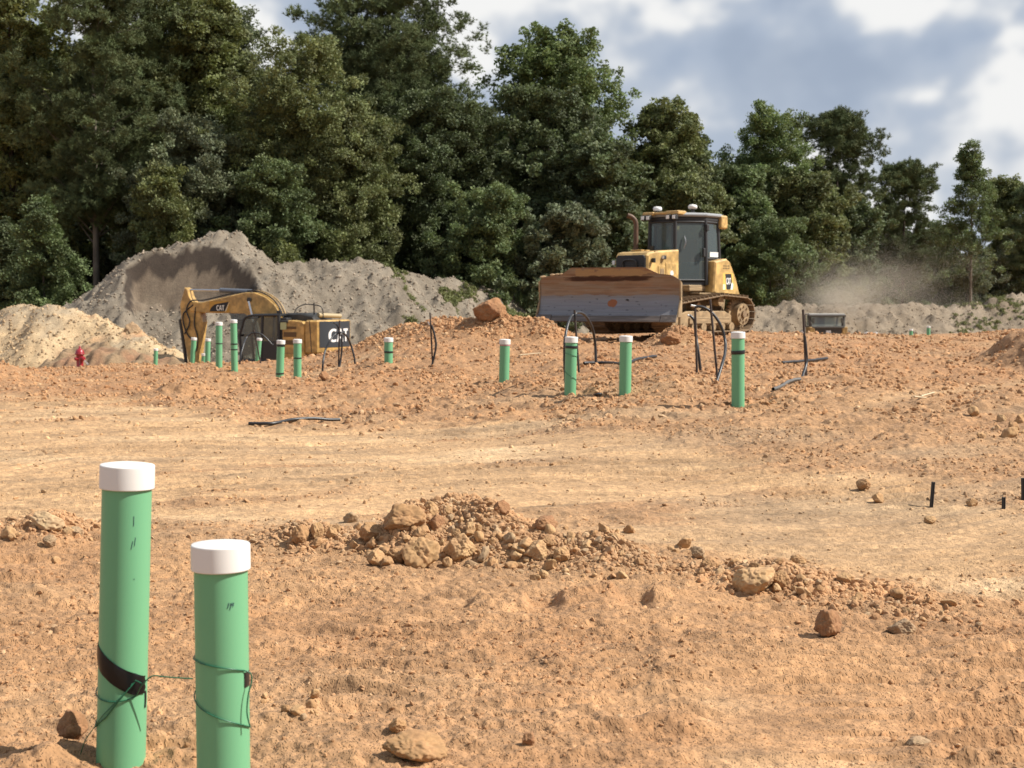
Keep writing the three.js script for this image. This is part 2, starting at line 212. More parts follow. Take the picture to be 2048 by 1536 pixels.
// soil colour at a spot: pale where packed, orange-brown where loose, with patches
const tint = { loose: [0.465, 0.272, 0.138], packed: [0.545, 0.352, 0.19], grey: [0.40, 0.275, 0.165], red: [0.44, 0.235, 0.112], pale: [0.63, 0.44, 0.26] };
function soilColor(x, z, q = zone(x, z)) {
  const c = [0, 1, 2].map((k) => lerp(tint.loose[k], tint.packed[k], q.packed * 0.8));
  const a = fbm(x * 0.7, z * 0.7, 4, 101), b = fbm(x * 2.7, z * 2.7, 3, 111), g = smooth(0.08, 0.4, fbm(x * 0.5 + 3, z * 1.4, 3, 121)) * 0.5 * smooth(7, 11, q.d) * (1 - smooth(16, 26, q.d)) + q.berm * 0.3;
  const rd = smooth(0.0, 0.4, a) * 0.5 * (1 - q.packed) + smooth(14, 26, q.d) * 0.6 * (1 - q.packed) + q.lane * 0.5 + 0.4 * (1 - smooth(6.5, 9, q.d)) * (1 - q.packed), pl = smooth(0.12, 0.4, fbm(x * 0.35 + 8, z * 0.9 + 2, 4, 131)) * (0.15 + 0.35 * q.packed);
  const spot = Math.exp(-(((q.px - 995) / 90) ** 2) - ((q.d - 15.4) / 0.32) ** 2) + Math.exp(-(((q.px - 2010) / 130) ** 2) - ((q.d - 8.05) / 0.28) ** 2);
  const along = x * 0.42 + z + fbm(x * 0.25, z * 0.25, 2, 14) * 2.2, streak = q.packed * (fbm(x * 0.22, along * 2.6, 4, 151) * 0.32 + vnoise(x * 0.4, along * 9, 155) * 0.09);
  for (let k = 0; k < 3; k++) { c[k] = lerp(c[k], tint.red[k], clamp(rd)); c[k] = lerp(c[k], tint.grey[k], clamp(g)); c[k] = lerp(c[k], tint.pale[k], clamp(pl + spot)); c[k] *= 1 + streak + 0.22 * b + 0.12 * vnoise(x * 9, z * 9, 141); }
  return c;
}
{
  const ang = [], rad = [];
  const FINE = 23.5 * Math.PI / 180, NA = 660;
  for (let a = -180; a < -24; a += 6) ang.push(a * Math.PI / 180);
  for (let i = 0; i <= NA; i++) ang.push(lerp(-FINE, FINE, i / NA));
  for (let a = 24.2; a <= 180; a += a < 30 ? 1 : 6) ang.push(a * Math.PI / 180);
  ang.push(Math.PI);
  for (let d = 0.3; d < 3.9; d *= 1.35) rad.push(d);
  for (let d = 3.9; d < 62;) { rad.push(d); d += d < 9.6 ? 0.0026 * d : d < 26 ? 0.0031 * d : 0.0034 * d; }
  for (let d = 62; d < 900; d *= 1.05) rad.push(d);
  const nA = ang.length, nR = rad.length, pos = new Float32Array(nA * nR * 3), col = new Float32Array(nA * nR * 3), uv = new Float32Array(nA * nR * 2), idx = [];
  for (let j = 0; j < nR; j++) for (let i = 0; i < nA; i++) {
    const o = j * nA + i, x = Math.sin(ang[i]) * rad[j], z = -Math.cos(ang[i]) * rad[j], near = Math.abs(ang[i]) <= FINE + 0.01;
    const q = zone(x, z), c = soilColor(x, z, q);
    pos.set([x, ground(x, z, near ? Math.max(rad[j] * 0.0018, 0.004) : 0.3), z], o * 3); col.set(c, o * 3); uv.set([x / 1.7 + z * 0.11, z / 1.7 - x * 0.13], o * 2);
  }
  const index = new Uint32Array((nA - 1) * (nR - 1) * 6); let n = 0;
  for (let j = 0; j < nR - 1; j++) for (let i = 0; i < nA - 1; i++) { const a = j * nA + i, b = a + 1, c = a + nA, d = c + 1; index[n++] = a; index[n++] = b; index[n++] = c; index[n++] = b; index[n++] = d; index[n++] = c; }
  const g = new THREE.BufferGeometry();
  g.setAttribute('position', new THREE.BufferAttribute(pos, 3)); g.setAttribute('color', new THREE.BufferAttribute(col, 3)); g.setAttribute('uv', new THREE.BufferAttribute(uv, 2)); g.setIndex(new THREE.BufferAttribute(index, 1)); g.computeVertexNormals();
  tag(mesh('ground', g, soil), 'orange clay ground of the graded site with pale wheel tracks', 'ground', null, 'structure');
  console.log('ground', nA, nR);
}

// ---------------------------------------------------------------- spoil piles behind the site
function pile(name, label, ridge, slope, color, o = {}) {
  const R = ridge.map(([px, py, d]) => at(px, py, d)), foot = o.foot ?? -2.6, reach = Math.max(...R.map((p) => p.y - foot)) / slope + 1.5;
  const x0 = Math.min(...R.map((p) => p.x)) - (o.ends ?? 3), x1 = Math.max(...R.map((p) => p.x)) + (o.ends ?? 3), z0 = Math.min(...R.map((p) => p.z)) - reach, z1 = Math.max(...R.map((p) => p.z)) + reach, st = o.step ?? 0.14;
  const height = (x, z) => {
    const wx = x + fbm(x * 0.5, z * 0.5, 3, 201) * 0.9, wz = z + fbm(x * 0.5 + 9, z * 0.5, 3, 211) * 0.9; let h = -99;
    for (let i = 0; i < R.length - 1; i++) { const a = R[i], b = R[i + 1], ex = b.x - a.x, ez = b.z - a.z, t = clamp(((wx - a.x) * ex + (wz - a.z) * ez) / (ex * ex + ez * ez)), dist = Math.hypot(wx - a.x - ex * t, wz - a.z - ez * t); h = Math.max(h, lerp(a.y, b.y, t) + 0.12 - slope * (Math.sqrt(dist * dist + 0.25) - 0.5)); }
    let deep = 0; if (o.cut) { const c = o.cut(x, z, h); deep = h - c; h = c; }
    return h + (fbm(x * 1.1, z * 0.8, 3, 221) * 0.35 + fbm(x * 3.2, z * 2, 3, 231) * 0.2 + (lumps(x * 2.2, z * 2.2, 241) - 0.2) * 0.2 + fbm(x * 1.6 + 0.5 * z, z * 0.5, 3, 245) * 0.22) * (o.rough ?? 1) * (deep > 0.15 && z > -86.2 && h > 1.2 ? 0.22 : 1) + 0 * (height.deep = deep);
  };
  const nx = Math.ceil((x1 - x0) / st), nz = Math.ceil((z1 - z0) / st), P = [], C = [], T = [], I = [], id = new Int32Array((nx + 1) * (nz + 1)).fill(-1), keep = new Uint8Array((nx + 1) * (nz + 1)), hs = new Float32Array(keep.length);
  for (let j = 0; j <= nz; j++) for (let i = 0; i <= nx; i++) { const k = j * (nx + 1) + i, x = x0 + i * st, z = z0 + j * st; hs[k] = height(x, z); keep[k] = hs[k] > surveyed(x, z) - 0.5 ? 1 : 0; }
  const vert = (k) => { if (id[k] < 0) { const i = k % (nx + 1), j = (k / (nx + 1)) | 0, x = x0 + i * st, z = z0 + j * st, c = color(x, hs[k], z, (height(x, z), height.deep)); id[k] = P.length / 3; P.push(x, hs[k], z); C.push(...c); T.push(x / 1.9, (z - hs[k] * 0.8) / 1.9); } return id[k]; };
  for (let j = 0; j < nz; j++) for (let i = 0; i < nx; i++) { const k = j * (nx + 1) + i; if (keep[k] && keep[k + 1] && keep[k + nx + 1] && keep[k + nx + 2]) I.push(vert(k), vert(k + nx + 1), vert(k + 1), vert(k + 1), vert(k + nx + 1), vert(k + nx + 2)); }
  const g = new THREE.BufferGeometry();
  g.setAttribute('position', new THREE.Float32BufferAttribute(P, 3)); g.setAttribute('color', new THREE.Float32BufferAttribute(C, 3)); g.setAttribute('uv', new THREE.Float32BufferAttribute(T, 2)); g.setIndex(I); g.computeVertexNormals();
  tag(mesh(name, g, soil), label, 'dirt pile');
  console.log(name, I.length / 3);
  return height;
}
const mixc = (a, b, t) => a.map((v, k) => lerp(v, b[k], clamp(t)));
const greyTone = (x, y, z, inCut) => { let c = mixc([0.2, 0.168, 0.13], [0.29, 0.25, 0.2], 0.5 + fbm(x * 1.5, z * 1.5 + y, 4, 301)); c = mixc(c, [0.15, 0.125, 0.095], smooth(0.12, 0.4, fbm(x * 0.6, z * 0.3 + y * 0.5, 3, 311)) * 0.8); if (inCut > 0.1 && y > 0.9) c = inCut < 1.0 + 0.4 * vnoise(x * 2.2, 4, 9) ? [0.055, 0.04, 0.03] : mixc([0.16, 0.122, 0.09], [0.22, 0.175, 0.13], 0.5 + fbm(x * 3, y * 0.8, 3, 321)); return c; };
const cutAt = at(405, 575, 84), cutW = 3.3;
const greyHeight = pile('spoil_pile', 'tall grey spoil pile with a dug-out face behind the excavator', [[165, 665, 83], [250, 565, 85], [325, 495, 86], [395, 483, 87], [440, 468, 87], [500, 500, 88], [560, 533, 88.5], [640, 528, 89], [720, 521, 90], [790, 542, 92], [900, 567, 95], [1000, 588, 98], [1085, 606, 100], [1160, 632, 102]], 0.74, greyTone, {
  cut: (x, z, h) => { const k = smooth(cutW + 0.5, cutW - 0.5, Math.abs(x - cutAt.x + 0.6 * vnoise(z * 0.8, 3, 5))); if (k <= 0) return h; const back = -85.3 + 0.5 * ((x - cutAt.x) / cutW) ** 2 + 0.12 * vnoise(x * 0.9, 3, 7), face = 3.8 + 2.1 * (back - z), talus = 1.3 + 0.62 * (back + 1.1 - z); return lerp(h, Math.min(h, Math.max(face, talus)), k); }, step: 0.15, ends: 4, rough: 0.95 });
const sandHeight = pile('sand_pile', 'pale sand coloured spoil pile beside the tall grey pile', [[-320, 640, 72], [-150, 630, 70], [0, 634, 68], [45, 620, 67.5], [90, 614, 67], [150, 625, 66], [210, 648, 65], [260, 668, 64], [300, 692, 63], [335, 715, 62]], 0.6, (x, y, z) => { let c = mixc([0.55, 0.40, 0.24], [0.64, 0.48, 0.30], 0.5 + fbm(x * 1.3, z * 1.3, 4, 331)); c = mixc(c, [0.46, 0.37, 0.26], smooth(0.05, 0.35, fbm(x * 0.45, z * 0.5, 3, 341)) * 0.8); return mixc(c, [0.5, 0.26, 0.13], smooth(0.25, 0.45, fbm(x * 0.7 + 4, z * 0.7, 3, 347)) * 0.6); }, { rough: 0.5, step: 0.11, foot: -1.7 });
pile('brown_heap', 'small brown dirt heap with two humps behind the red fire hydrant', [[95, 748, 60], [165, 704, 60.6], [188, 693, 61], [212, 705, 60.8], [240, 700, 60.4], [300, 722, 60], [350, 738, 59.6]], 0.62, (x, y, z) => mixc(mixc([0.27, 0.185, 0.11], [0.38, 0.27, 0.165], 0.5 + fbm(x * 1.5, z * 1.5, 4, 351)), [0.40, 0.18, 0.10], smooth(0.05, 0.35, fbm(x * 0.8, z * 0.8, 3, 361)) * 0.5), { rough: 0.9, step: 0.09, ends: 2, foot: -1.4 });
const bermHeight = pile('spoil_berm', 'long low grey spoil berm in front of the far trees', [[1400, 640, 100], [1480, 620, 101], [1560, 611, 102], [1650, 616, 104], [1750, 613, 106], [1850, 611, 108], [1900, 617, 108.5], [1960, 612, 110], [2048, 594, 112], [2200, 585, 115], [2450, 590, 118]], 0.5, (x, y, z) => mixc(greyTone(x, y, z), [0.36, 0.27, 0.18], 0.35), { step: 0.2, foot: -1.2, ends: 4 });

// ---------------------------------------------------------------- rocks and clods
function rockGeo(seed, flat = 1, detail = 3, sharp = 0.5) {
  const r = rng(seed), g = new THREE.IcosahedronGeometry(1, detail), p = g.attributes.position, v = new THREE.Vector3(), planes = [];
  for (let i = 0; i < 14; i++) planes.push([new THREE.Vector3(r() - 0.5, r() - 0.5, r() - 0.5).normalize(), 0.55 + r() * 0.35]);
  const a = r() * 50, sx = 0.75 + r() * 0.5, sz = 0.75 + r() * 0.5, fine = detail > 6, C = new Float32Array(p.count * 3);
  for (let i = 0; i < p.count; i++) {
    v.fromBufferAttribute(p, i).normalize(); let k = 1;
    for (const [n, c] of planes) { const t = v.dot(n); if (t > 0.05) k = Math.min(k, lerp(1, c / t, sharp + 0.4)); }
    k *= 1 + 0.1 * vnoise3(v.x * 2.1 + a, v.y * 2.1, v.z * 2.1, seed) + 0.06 * vnoise3(v.x * 4.7, v.y * 4.7 + a, v.z * 4.7, seed + 1) + (fine ? 0.06 * vnoise3(v.x * 9, v.y * 9 + a, v.z * 9, seed + 2) + 0.04 * vnoise3(v.x * 21, v.y * 21 + a, v.z * 21, seed + 3) : 0);
    p.setXYZ(i, v.x * k * sx, v.y * k * flat, v.z * k * sz);
    const m = 1 + 0.16 * vnoise3(v.x * 3 + a, v.y * 3, v.z * 3, seed + 4) + (fine ? 0.22 * vnoise3(v.x * 17, v.y * 14, v.z * 14, seed + 5) : 0); C.set([m, m * (0.98 + 0.03 * vnoise3(v.x * 2, v.y * 2, v.z * 2, seed + 6)), m * 0.97], i * 3);
  }
  g.setAttribute('color', new THREE.BufferAttribute(C, 3)); g.deleteAttribute('uv'); g.deleteAttribute('normal'); g.computeVertexNormals(); return g;
}
function welded(g) { const p = g.attributes.position, c = g.attributes.color, map = new Map(), idx = [], P = [], C = []; for (let i = 0; i < p.count; i++) { const k = [p.getX(i), p.getY(i), p.getZ(i)].map((a) => a.toFixed(4)).join(); if (!map.has(k)) { map.set(k, P.length / 3); P.push(p.getX(i), p.getY(i), p.getZ(i)); C.push(c.getX(i), c.getY(i), c.getZ(i)); } idx.push(map.get(k)); } const o = new THREE.BufferGeometry(); o.setAttribute('position', new THREE.Float32BufferAttribute(P, 3)); o.setAttribute('color', new THREE.Float32BufferAttribute(C, 3)); o.setIndex(idx); o.computeVertexNormals(); return o; }
const rockMats = [[0.37, 0.225, 0.108], [0.32, 0.185, 0.086], [0.41, 0.258, 0.128], [0.26, 0.135, 0.064], [0.31, 0.21, 0.12], [0.43, 0.3, 0.168]].map((c) => new THREE.MeshStandardMaterial({ color: rgb(...c), vertexColors: true, roughness: 1 }));
const bigRocks = [11, 12, 13, 14, 15, 16, 17, 18, 19, 20].map((s, i) => welded(rockGeo(s, [0.8, 0.65, 0.75, 0.55, 0.9, 0.7, 0.45, 0.8, 0.6, 0.7][i], 16, [0.5, 0.6, 0.3, 0.6, 0.4, 0.5, 0.5, 0.6, 0.4, 0.5][i])));
const smallRocks = [31, 32, 33, 34, 35, 36, 37].map((s) => welded(rockGeo(s, 0.75, 7, 0.5)));
function rock(px, pyFoot, w, h, shape, mat, label, group, turn = 0, name = 'rock') {
  const p = hit(px, pyFoot), d = -p.z, k = d / FOC, W = w * k / 2, Hh = h * k / 2, g = bigRocks[shape % bigRocks.length];
  g.computeBoundingBox(); const b = g.boundingBox, m = mesh(name, g, rockMats[mat]);
  m.scale.set(W / ((b.max.x - b.min.x) / 2), Hh / ((b.max.y - b.min.y) / 2) * 1.1, W / ((b.max.z - b.min.z) / 2) * 0.9);
  m.position.set(p.x, p.y + Hh * 0.72, p.z - W * 0.5); m.rotation.set(0.12 * Math.sin(px), turn, 0.14 * Math.cos(px * 1.7));
  return tag(m, label, 'rock', group);
}
rock(838, 1139, 84, 72, 0, 0, 'biggest rounded tan boulder at the foot of the rubble mound', null, 0.4, 'boulder');
rock(748, 1134, 46, 40, 1, 0, 'blocky tan rock at the end of the rubble mound facing the green pipes', null, 1);
rock(792, 1125, 44, 34, 2, 1, 'brown rock leaning against the biggest boulder of the mound');
rock(922, 1124, 76, 52, 3, 2, 'wedge shaped pale rock beside the biggest boulder of the mound', null, 2);
rock(802, 1062, 88, 56, 4, 1, 'large overhanging clod high on the rubble mound');
rock(744, 1085, 52, 40, 5, 1, 'brown clod with a dark shadow low on the flank of the mound', null, 2.4);
rock(872, 1058, 36, 34, 7, 3, 'reddish clod in the middle of the rubble mound');
rock(1000, 1030, 40, 30, 1, 3, 'dark pointed clod perched alone on top of the rubble mound', null, 0.6, 'clod');
rock(1090, 1062, 52, 34, 8, 3, 'dark brown clod on the sloping end of the rubble mound', null, 1.4, 'clod');
rock(1074, 1120, 56, 38, 3, 2, 'square tan block below the sloping end of the mound', null, 2.8);
rock(1100, 1095, 40, 24, 6, 1, 'flat brown slab resting on a square tan block', null, 0.3);
rock(1122, 1128, 46, 34, 9, 0, 'cracked tan rock next to the square block', null, 0.9);
rock(940, 1082, 26, 26, 7, 2, 'pale split stone with a dark gap beside it', null, 1.3);
rock(912, 1085, 24, 26, 2, 0, 'tan stone paired with the split stone', null, 2.2);
rock(1512, 1194, 92, 58, 8, 2, 'largest flat topped tan boulder in the low rubble berm', null, 0.2, 'boulder');
rock(1565, 1180, 44, 40, 5, 1, 'brown stone butting against the flat topped boulder', null, 1.1);
rock(1420, 1146, 42, 28, 6, 1, 'dark flat stone behind the flat topped boulder', null, 0.5);
rock(1397, 1118, 34, 28, 2, 4, 'greyish lump at the back edge of the low rubble berm', null, 1.9);
rock(1660, 1278, 62, 56, 4, 3, 'red brown cone shaped clod standing in front of the low berm', null, 0.7, 'clod');
rock(1812, 1268, 66, 36, 3, 4, 'grey flat rock lying past the red brown cone shaped clod', null, 2.0);
rock(1600, 1132, 36, 22, 6, 0, 'brown flake of rock on the back of the low berm', null, 2.5);
rock(1695, 1170, 40, 26, 5, 0, 'tan double stone on the back slope of the low berm', null, 1.2);
rock(85, 1066, 66, 42, 3, 5, 'pale jagged rock with a dark shadow behind the taller green pipe', null, 0.3);
rock(150, 1080, 36, 24, 5, 4, 'brown rock beside the pale jagged rock', null, 1.8);
rock(98, 1094, 30, 28, 2, 4, 'grey stone just below the pale jagged rock', null, 2.7);
rock(600, 1092, 40, 44, 9, 1, 'upright tan rock on the berm between green pipe and mound', null, 0.4);
rock(632, 1088, 34, 34, 7, 0, 'tan rock casting a long shadow on the berm before the mound', null, 1.6);
rock(664, 1080, 26, 28, 1, 0, 'smallest of three upright rocks before the mound', null, 2.6);
rock(826, 1528, 136, 58, 6, 1, 'wide flat tan rock half sunk in soil beyond the shorter green pipe', null, 0.15);
rock(793, 1474, 40, 34, 2, 1, 'rounded tan stone behind the wide half sunk rock', null, 1.2);
rock(138, 1500, 66, 58, 4, 3, 'tall red brown clod in the shade of the taller green pipe', null, 0.8, 'clod');
rock(1057, 1500, 36, 26, 7, 3, 'rusty brown clod in the smooth soil past the wide rock', null, 0.8, 'clod');
rock(1840, 1496, 52, 18, 6, 4, 'thin grey clod alone on the smooth tracked soil', null, 0.8, 'clod');
rock(645, 763, 22, 20, 1, 3, 'red brown rock at the foot of the black hose arch on the slope', null, 0.6);
rock(1756, 1008, 26, 24, 1, 0, 'pointed tan rock near the short black stakes', null, 0.6);
rock(1728, 982, 36, 26, 2, 1, 'rounded brown rock above the pointed rock near the stakes', null, 1.6);
rock(1862, 1048, 26, 18, 2, 2, 'pale stone in front of the tallest short stake', null, 2.6);
rock(1945, 1014, 24, 18, 0, 0, 'tan stone between two short black stakes', null, 2.6);
rock(1340, 690, 46, 34, 2, 3, 'large orange clod against the end of the bulldozer blade', null, 0.8, 'clod');
rock(978, 645, 74, 58, 5, 3, 'largest red brown clod on the heap in front of the blade', null, 0.2, 'clod');
rock(294, 752, 15, 13, 0, 3, 'round brown stone alone on the slope by the fire hydrant', null, 0.2);
rock(262, 668, 24, 22, 1, 4, 'dark angular rock on the shoulder of the sand pile', null, 0.2).position.copy(at(262, 661, 64));
{
  const r = rng(77), areas = [[720, 1060, 1010, 1140, 95], [1060, 1280, 1060, 1165, 60], [1340, 1900, 1095, 1250, 70], [540, 720, 1040, 1110, 16], [0, 200, 1050, 1130, 14], [520, 640, 1390, 1450, 16], [1880, 2048, 820, 880, 14]];
  for (const [x0, x1, y0, y1, n] of areas) for (let i = 0; i < n; i++) {
    const px = lerp(x0, x1, r()), t = (px - x0) / (x1 - x0), py = x0 === 1340 ? lerp(1105, 1235, t) + (r() - 0.5) * 60 + 8 : x0 === 720 ? lerp(1018 + 70 * Math.abs(t * 2 - 0.9), 1138, r()) : lerp(y0, y1, r()), p = hit(px, py), s = (0.012 + 0.036 * r() ** (x0 === 720 ? 1.7 : 2.4)) * (-p.z / 8.5);
    const m = mesh('stone', smallRocks[(r() * 7) | 0], rockMats[[0, 0, 2, 1, 1, 4, 0][(r() * 7) | 0]]);
    m.scale.set(s * (0.8 + r() * 0.5), s * (0.8 + r() * 0.4), s); m.position.set(p.x, p.y + s * 0.35, p.z); m.rotation.set(r() * 6, r() * 6, r() * 6);
    const where = x0 === 720 ? ['on the rubble mound', 'stones on the rubble mound'] : x0 === 1060 ? ['in the grey gravel next to the mound', 'stones next to the mound'] : x0 === 1340 ? ['in the low rubble berm', 'stones in the low berm'] : x0 === 540 ? ['on the berm between pipe and mound', 'stones on the middle berm'] : x0 === 0 ? ['near the pale jagged rock', 'stones near the jagged rock'] : x0 === 520 ? ['beside the shorter green pipe', 'stones beside the short pipe'] : ['in the dark clod patch on the bank', 'stones in the dark clod patch'];
    tag(m, 'small tan stone ' + where[0], 'stone', where[1]);
  }
}
{
  // loose crumbs of soil, too many to count
  const geos = [51, 52, 53].map((s) => rockGeo(s, 0.65, 1, 0.5)), list = [[], [], []], r = rng(5);
  const put = (x, z, s) => list[(r() * 3) | 0].push([x, z, s]);
  const sow = (d0, d1, per, s0, s1, pow, packedShare) => {
    const half = 20.5 * Math.PI / 180, area = half * (d1 * d1 - d0 * d0), n = Math.round(area * per);
    for (let i = 0; i < n; i++) { const a = (r() * 2 - 1) * half, d = Math.sqrt(lerp(d0 * d0, d1 * d1, r())), x = Math.sin(a) * d, z = -Math.cos(a) * d, q = zone(x, z), patch = smooth(-0.35, 0.35, vnoise(x * 1.1, z * 1.1, 401) + 0.7 * vnoise(x * 3.3, z * 3.3, 403)); const dens = clamp(lerp(0.15 + 0.85 * patch, packedShare, q.packed) + q.berm * 0.6); if (r() < dens) put(x, z, lerp(s0, s1, r() ** pow)); }
  };
  sow(4.2, 7, 1300, 0.002, 0.012, 3.6, 0.05); sow(7, 11, 800, 0.003, 0.017, 3.6, 0.07); sow(11, 17, 420, 0.004, 0.024, 3.2, 0.12); sow(17, 26, 300, 0.006, 0.045, 4.5, 0.07); sow(26, 36, 110, 0.009, 0.055, 4.5, 0.1); sow(36, 62, 40, 0.014, 0.07, 3.5, 0.25);
  for (let i = 0; i < 20000; i++) { const px = r() * 2400 - 150, d = piece(bermLine, px) + (r() + r() - 1) * 0.75, x = xOf(px, d); if (r() < zone(x, -d).berm * 1.3) put(x, -d, lerp(0.004, 0.026, r() ** 4)); }
  for (const [cx, cz, k, a, b] of heaps.slice(16, 25)) for (let i = 0; i < 1500; i++) { const x = cx + (r() + r() - 1) * a * 1.7, z = cz + (r() + r() - 1) * b * 1.7; put(x, z, lerp(0.004, 0.027, r() ** 3.6)); }
  for (const [cx, cz, k, a, b] of heaps.slice(0, 9)) for (let i = 0; i < 900; i++) { const x = cx + (r() + r() - 1) * a * 1.6, z = cz + (r() + r() - 1) * b * 1.6; put(x, z, lerp(0.009, 0.06, r() ** 4.5)); }
  const m4 = new THREE.Matrix4(), qn = new THREE.Quaternion(), e = new THREE.Euler(), col = new THREE.Color();
  list.forEach((pts, v) => {
    const im = new THREE.InstancedMesh(geos[v], clodMat, pts.length); im.name = numbered('soil_crumbs'); im.castShadow = im.receiveShadow = true;
    pts.forEach(([x, z, s], i) => { e.set(r() * 6.3, r() * 6.3, r() * 6.3); qn.setFromEuler(e); m4.compose(new THREE.Vector3(x, ground(x, z, 0.02) - s * 0.05, z), qn, new THREE.Vector3(s * (0.8 + r() * 0.7), s * (0.8 + 0.3 * r()), s)); im.setMatrixAt(i, m4); const c = soilColor(x, z), k = 1.0 + r() * 0.3, pale = r() < 0.12 ? 0.5 : 0; col.setRGB(lerp(c[0], 0.6, pale) * k, lerp(c[1], 0.45, pale) * k, lerp(c[2], 0.28, pale) * k); im.setColorAt(i, col); });
    scene.add(tag(im, ['loose crumbs of orange soil strewn over the ground', 'broken clods of orange soil strewn over the ground', 'fine lumps of orange soil strewn over the ground'][v], 'soil crumbs', null, 'stuff'));
  });
  // clods on the spoil piles
  const heapClods = []; const strew = (n, px0, px1, d0, d1, f, c, s1) => { for (let i = 0; i < n; i++) { const d = lerp(d0, d1, r()), x = xOf(lerp(px0, px1, r()), d), y = f(x, -d); if (y > surveyed(x, -d) - 0.05 && !(f.deep > 0.15 && y > 1.2)) heapClods.push([x, y, -d, lerp(0.02, s1, r() ** 3), c]); } };
  strew(22000, 130, 1150, 74, 101, greyHeight, [0.36, 0.305, 0.24], 0.1); strew(5000, -200, 350, 58, 69, sandHeight, [0.55, 0.41, 0.25], 0.09); strew(9000, 1400, 2200, 94, 113, bermHeight, [0.34, 0.28, 0.21], 0.1);
  { const im = new THREE.InstancedMesh(geos[1], clodMat, heapClods.length); im.name = numbered('pile_clods'); im.castShadow = im.receiveShadow = true; heapClods.forEach(([x, y, z, s, c], i) => { e.set(r() * 6.3, r() * 6.3, r() * 6.3); qn.setFromEuler(e); m4.compose(new THREE.Vector3(x, y + s * 0.2, z), qn, new THREE.Vector3(s * (0.8 + r() * 0.7), s, s)); im.setMatrixAt(i, m4); const k = 0.65 + r() * 0.7; col.setRGB(c[0] * k, c[1] * k, c[2] * k); im.setColorAt(i, col); }); scene.add(tag(im, 'countless clods lying on the slopes of the spoil piles', 'clods', null, 'stuff')); }
  console.log('crumbs', list.map((l) => l.length).join());
}

// ---------------------------------------------------------------- green sewer cleanout pipes with white caps
const OD = 0.159;
function spot(px, d) { const x = xOf(px, d); return new THREE.Vector3(x, ground(x, -d, 0.1), -d); }
function pipe(top, foot, widthPx, label, bands = [], o = {}) {
  const d = o.d ?? FOC * OD / widthPx, a = at(...foot, d), b = at(...top, d), dir = b.clone().sub(a), L = dir.length(), deep = 0.35;
  const t = thing(o.name ?? 'cleanout_pipe', label, 'pipe', a.toArray(), 0, o.group);
  t.quaternion.setFromUnitVectors(new THREE.Vector3(0, 1, 0), dir.normalize());
  const r = OD / 2, seg = d < 8 ? 72 : 28, capH = o.cap ?? 0.084;
  mesh('barrel', lathe([[r - 0.006, -deep], [r, -deep], [r, L - 0.012], [r - 0.006, L - 0.012]], seg), M.green, t);
  mesh('cap', lathe([[r + 0.001, L - capH], [r + 0.0075, L - capH], [r + 0.0085, L - capH + 0.003], [r + 0.0085, L - 0.012], [r + 0.006, L - 0.0065], [r * 0.72, L - 0.002], [r * 0.3, L], [0.0001, L + 0.0006]], seg), M.white, t);
  for (const [py, tilt = 0, hgt = 0.022] of bands) { const y = L * (foot[1] - py) / (foot[1] - top[1]); const bd = mesh('tape_band', lathe([[r + 0.0015, -hgt / 2], [r + 0.005, -hgt / 2], [r + 0.006, 0], [r + 0.005, hgt / 2], [r + 0.0015, hgt / 2]], seg), M.tape, t); bd.position.y = y; bd.rotation.set(0, 0.4, tilt); }
  if (o.ring) { const y = L - capH - 0.012; mesh('pink_ring', lathe([[r + 0.001, y - 0.008], [r + 0.004, y - 0.008], [r + 0.004, y + 0.008], [r + 0.001, y + 0.008]], seg), std(0.45, 0.2, 0.22, 0.6), t); }
  return { t, L, r, d, around: (ang, y, out = 0.003) => [Math.sin(ang) * (r + out), y, Math.cos(ang) * (r + out)] };
}
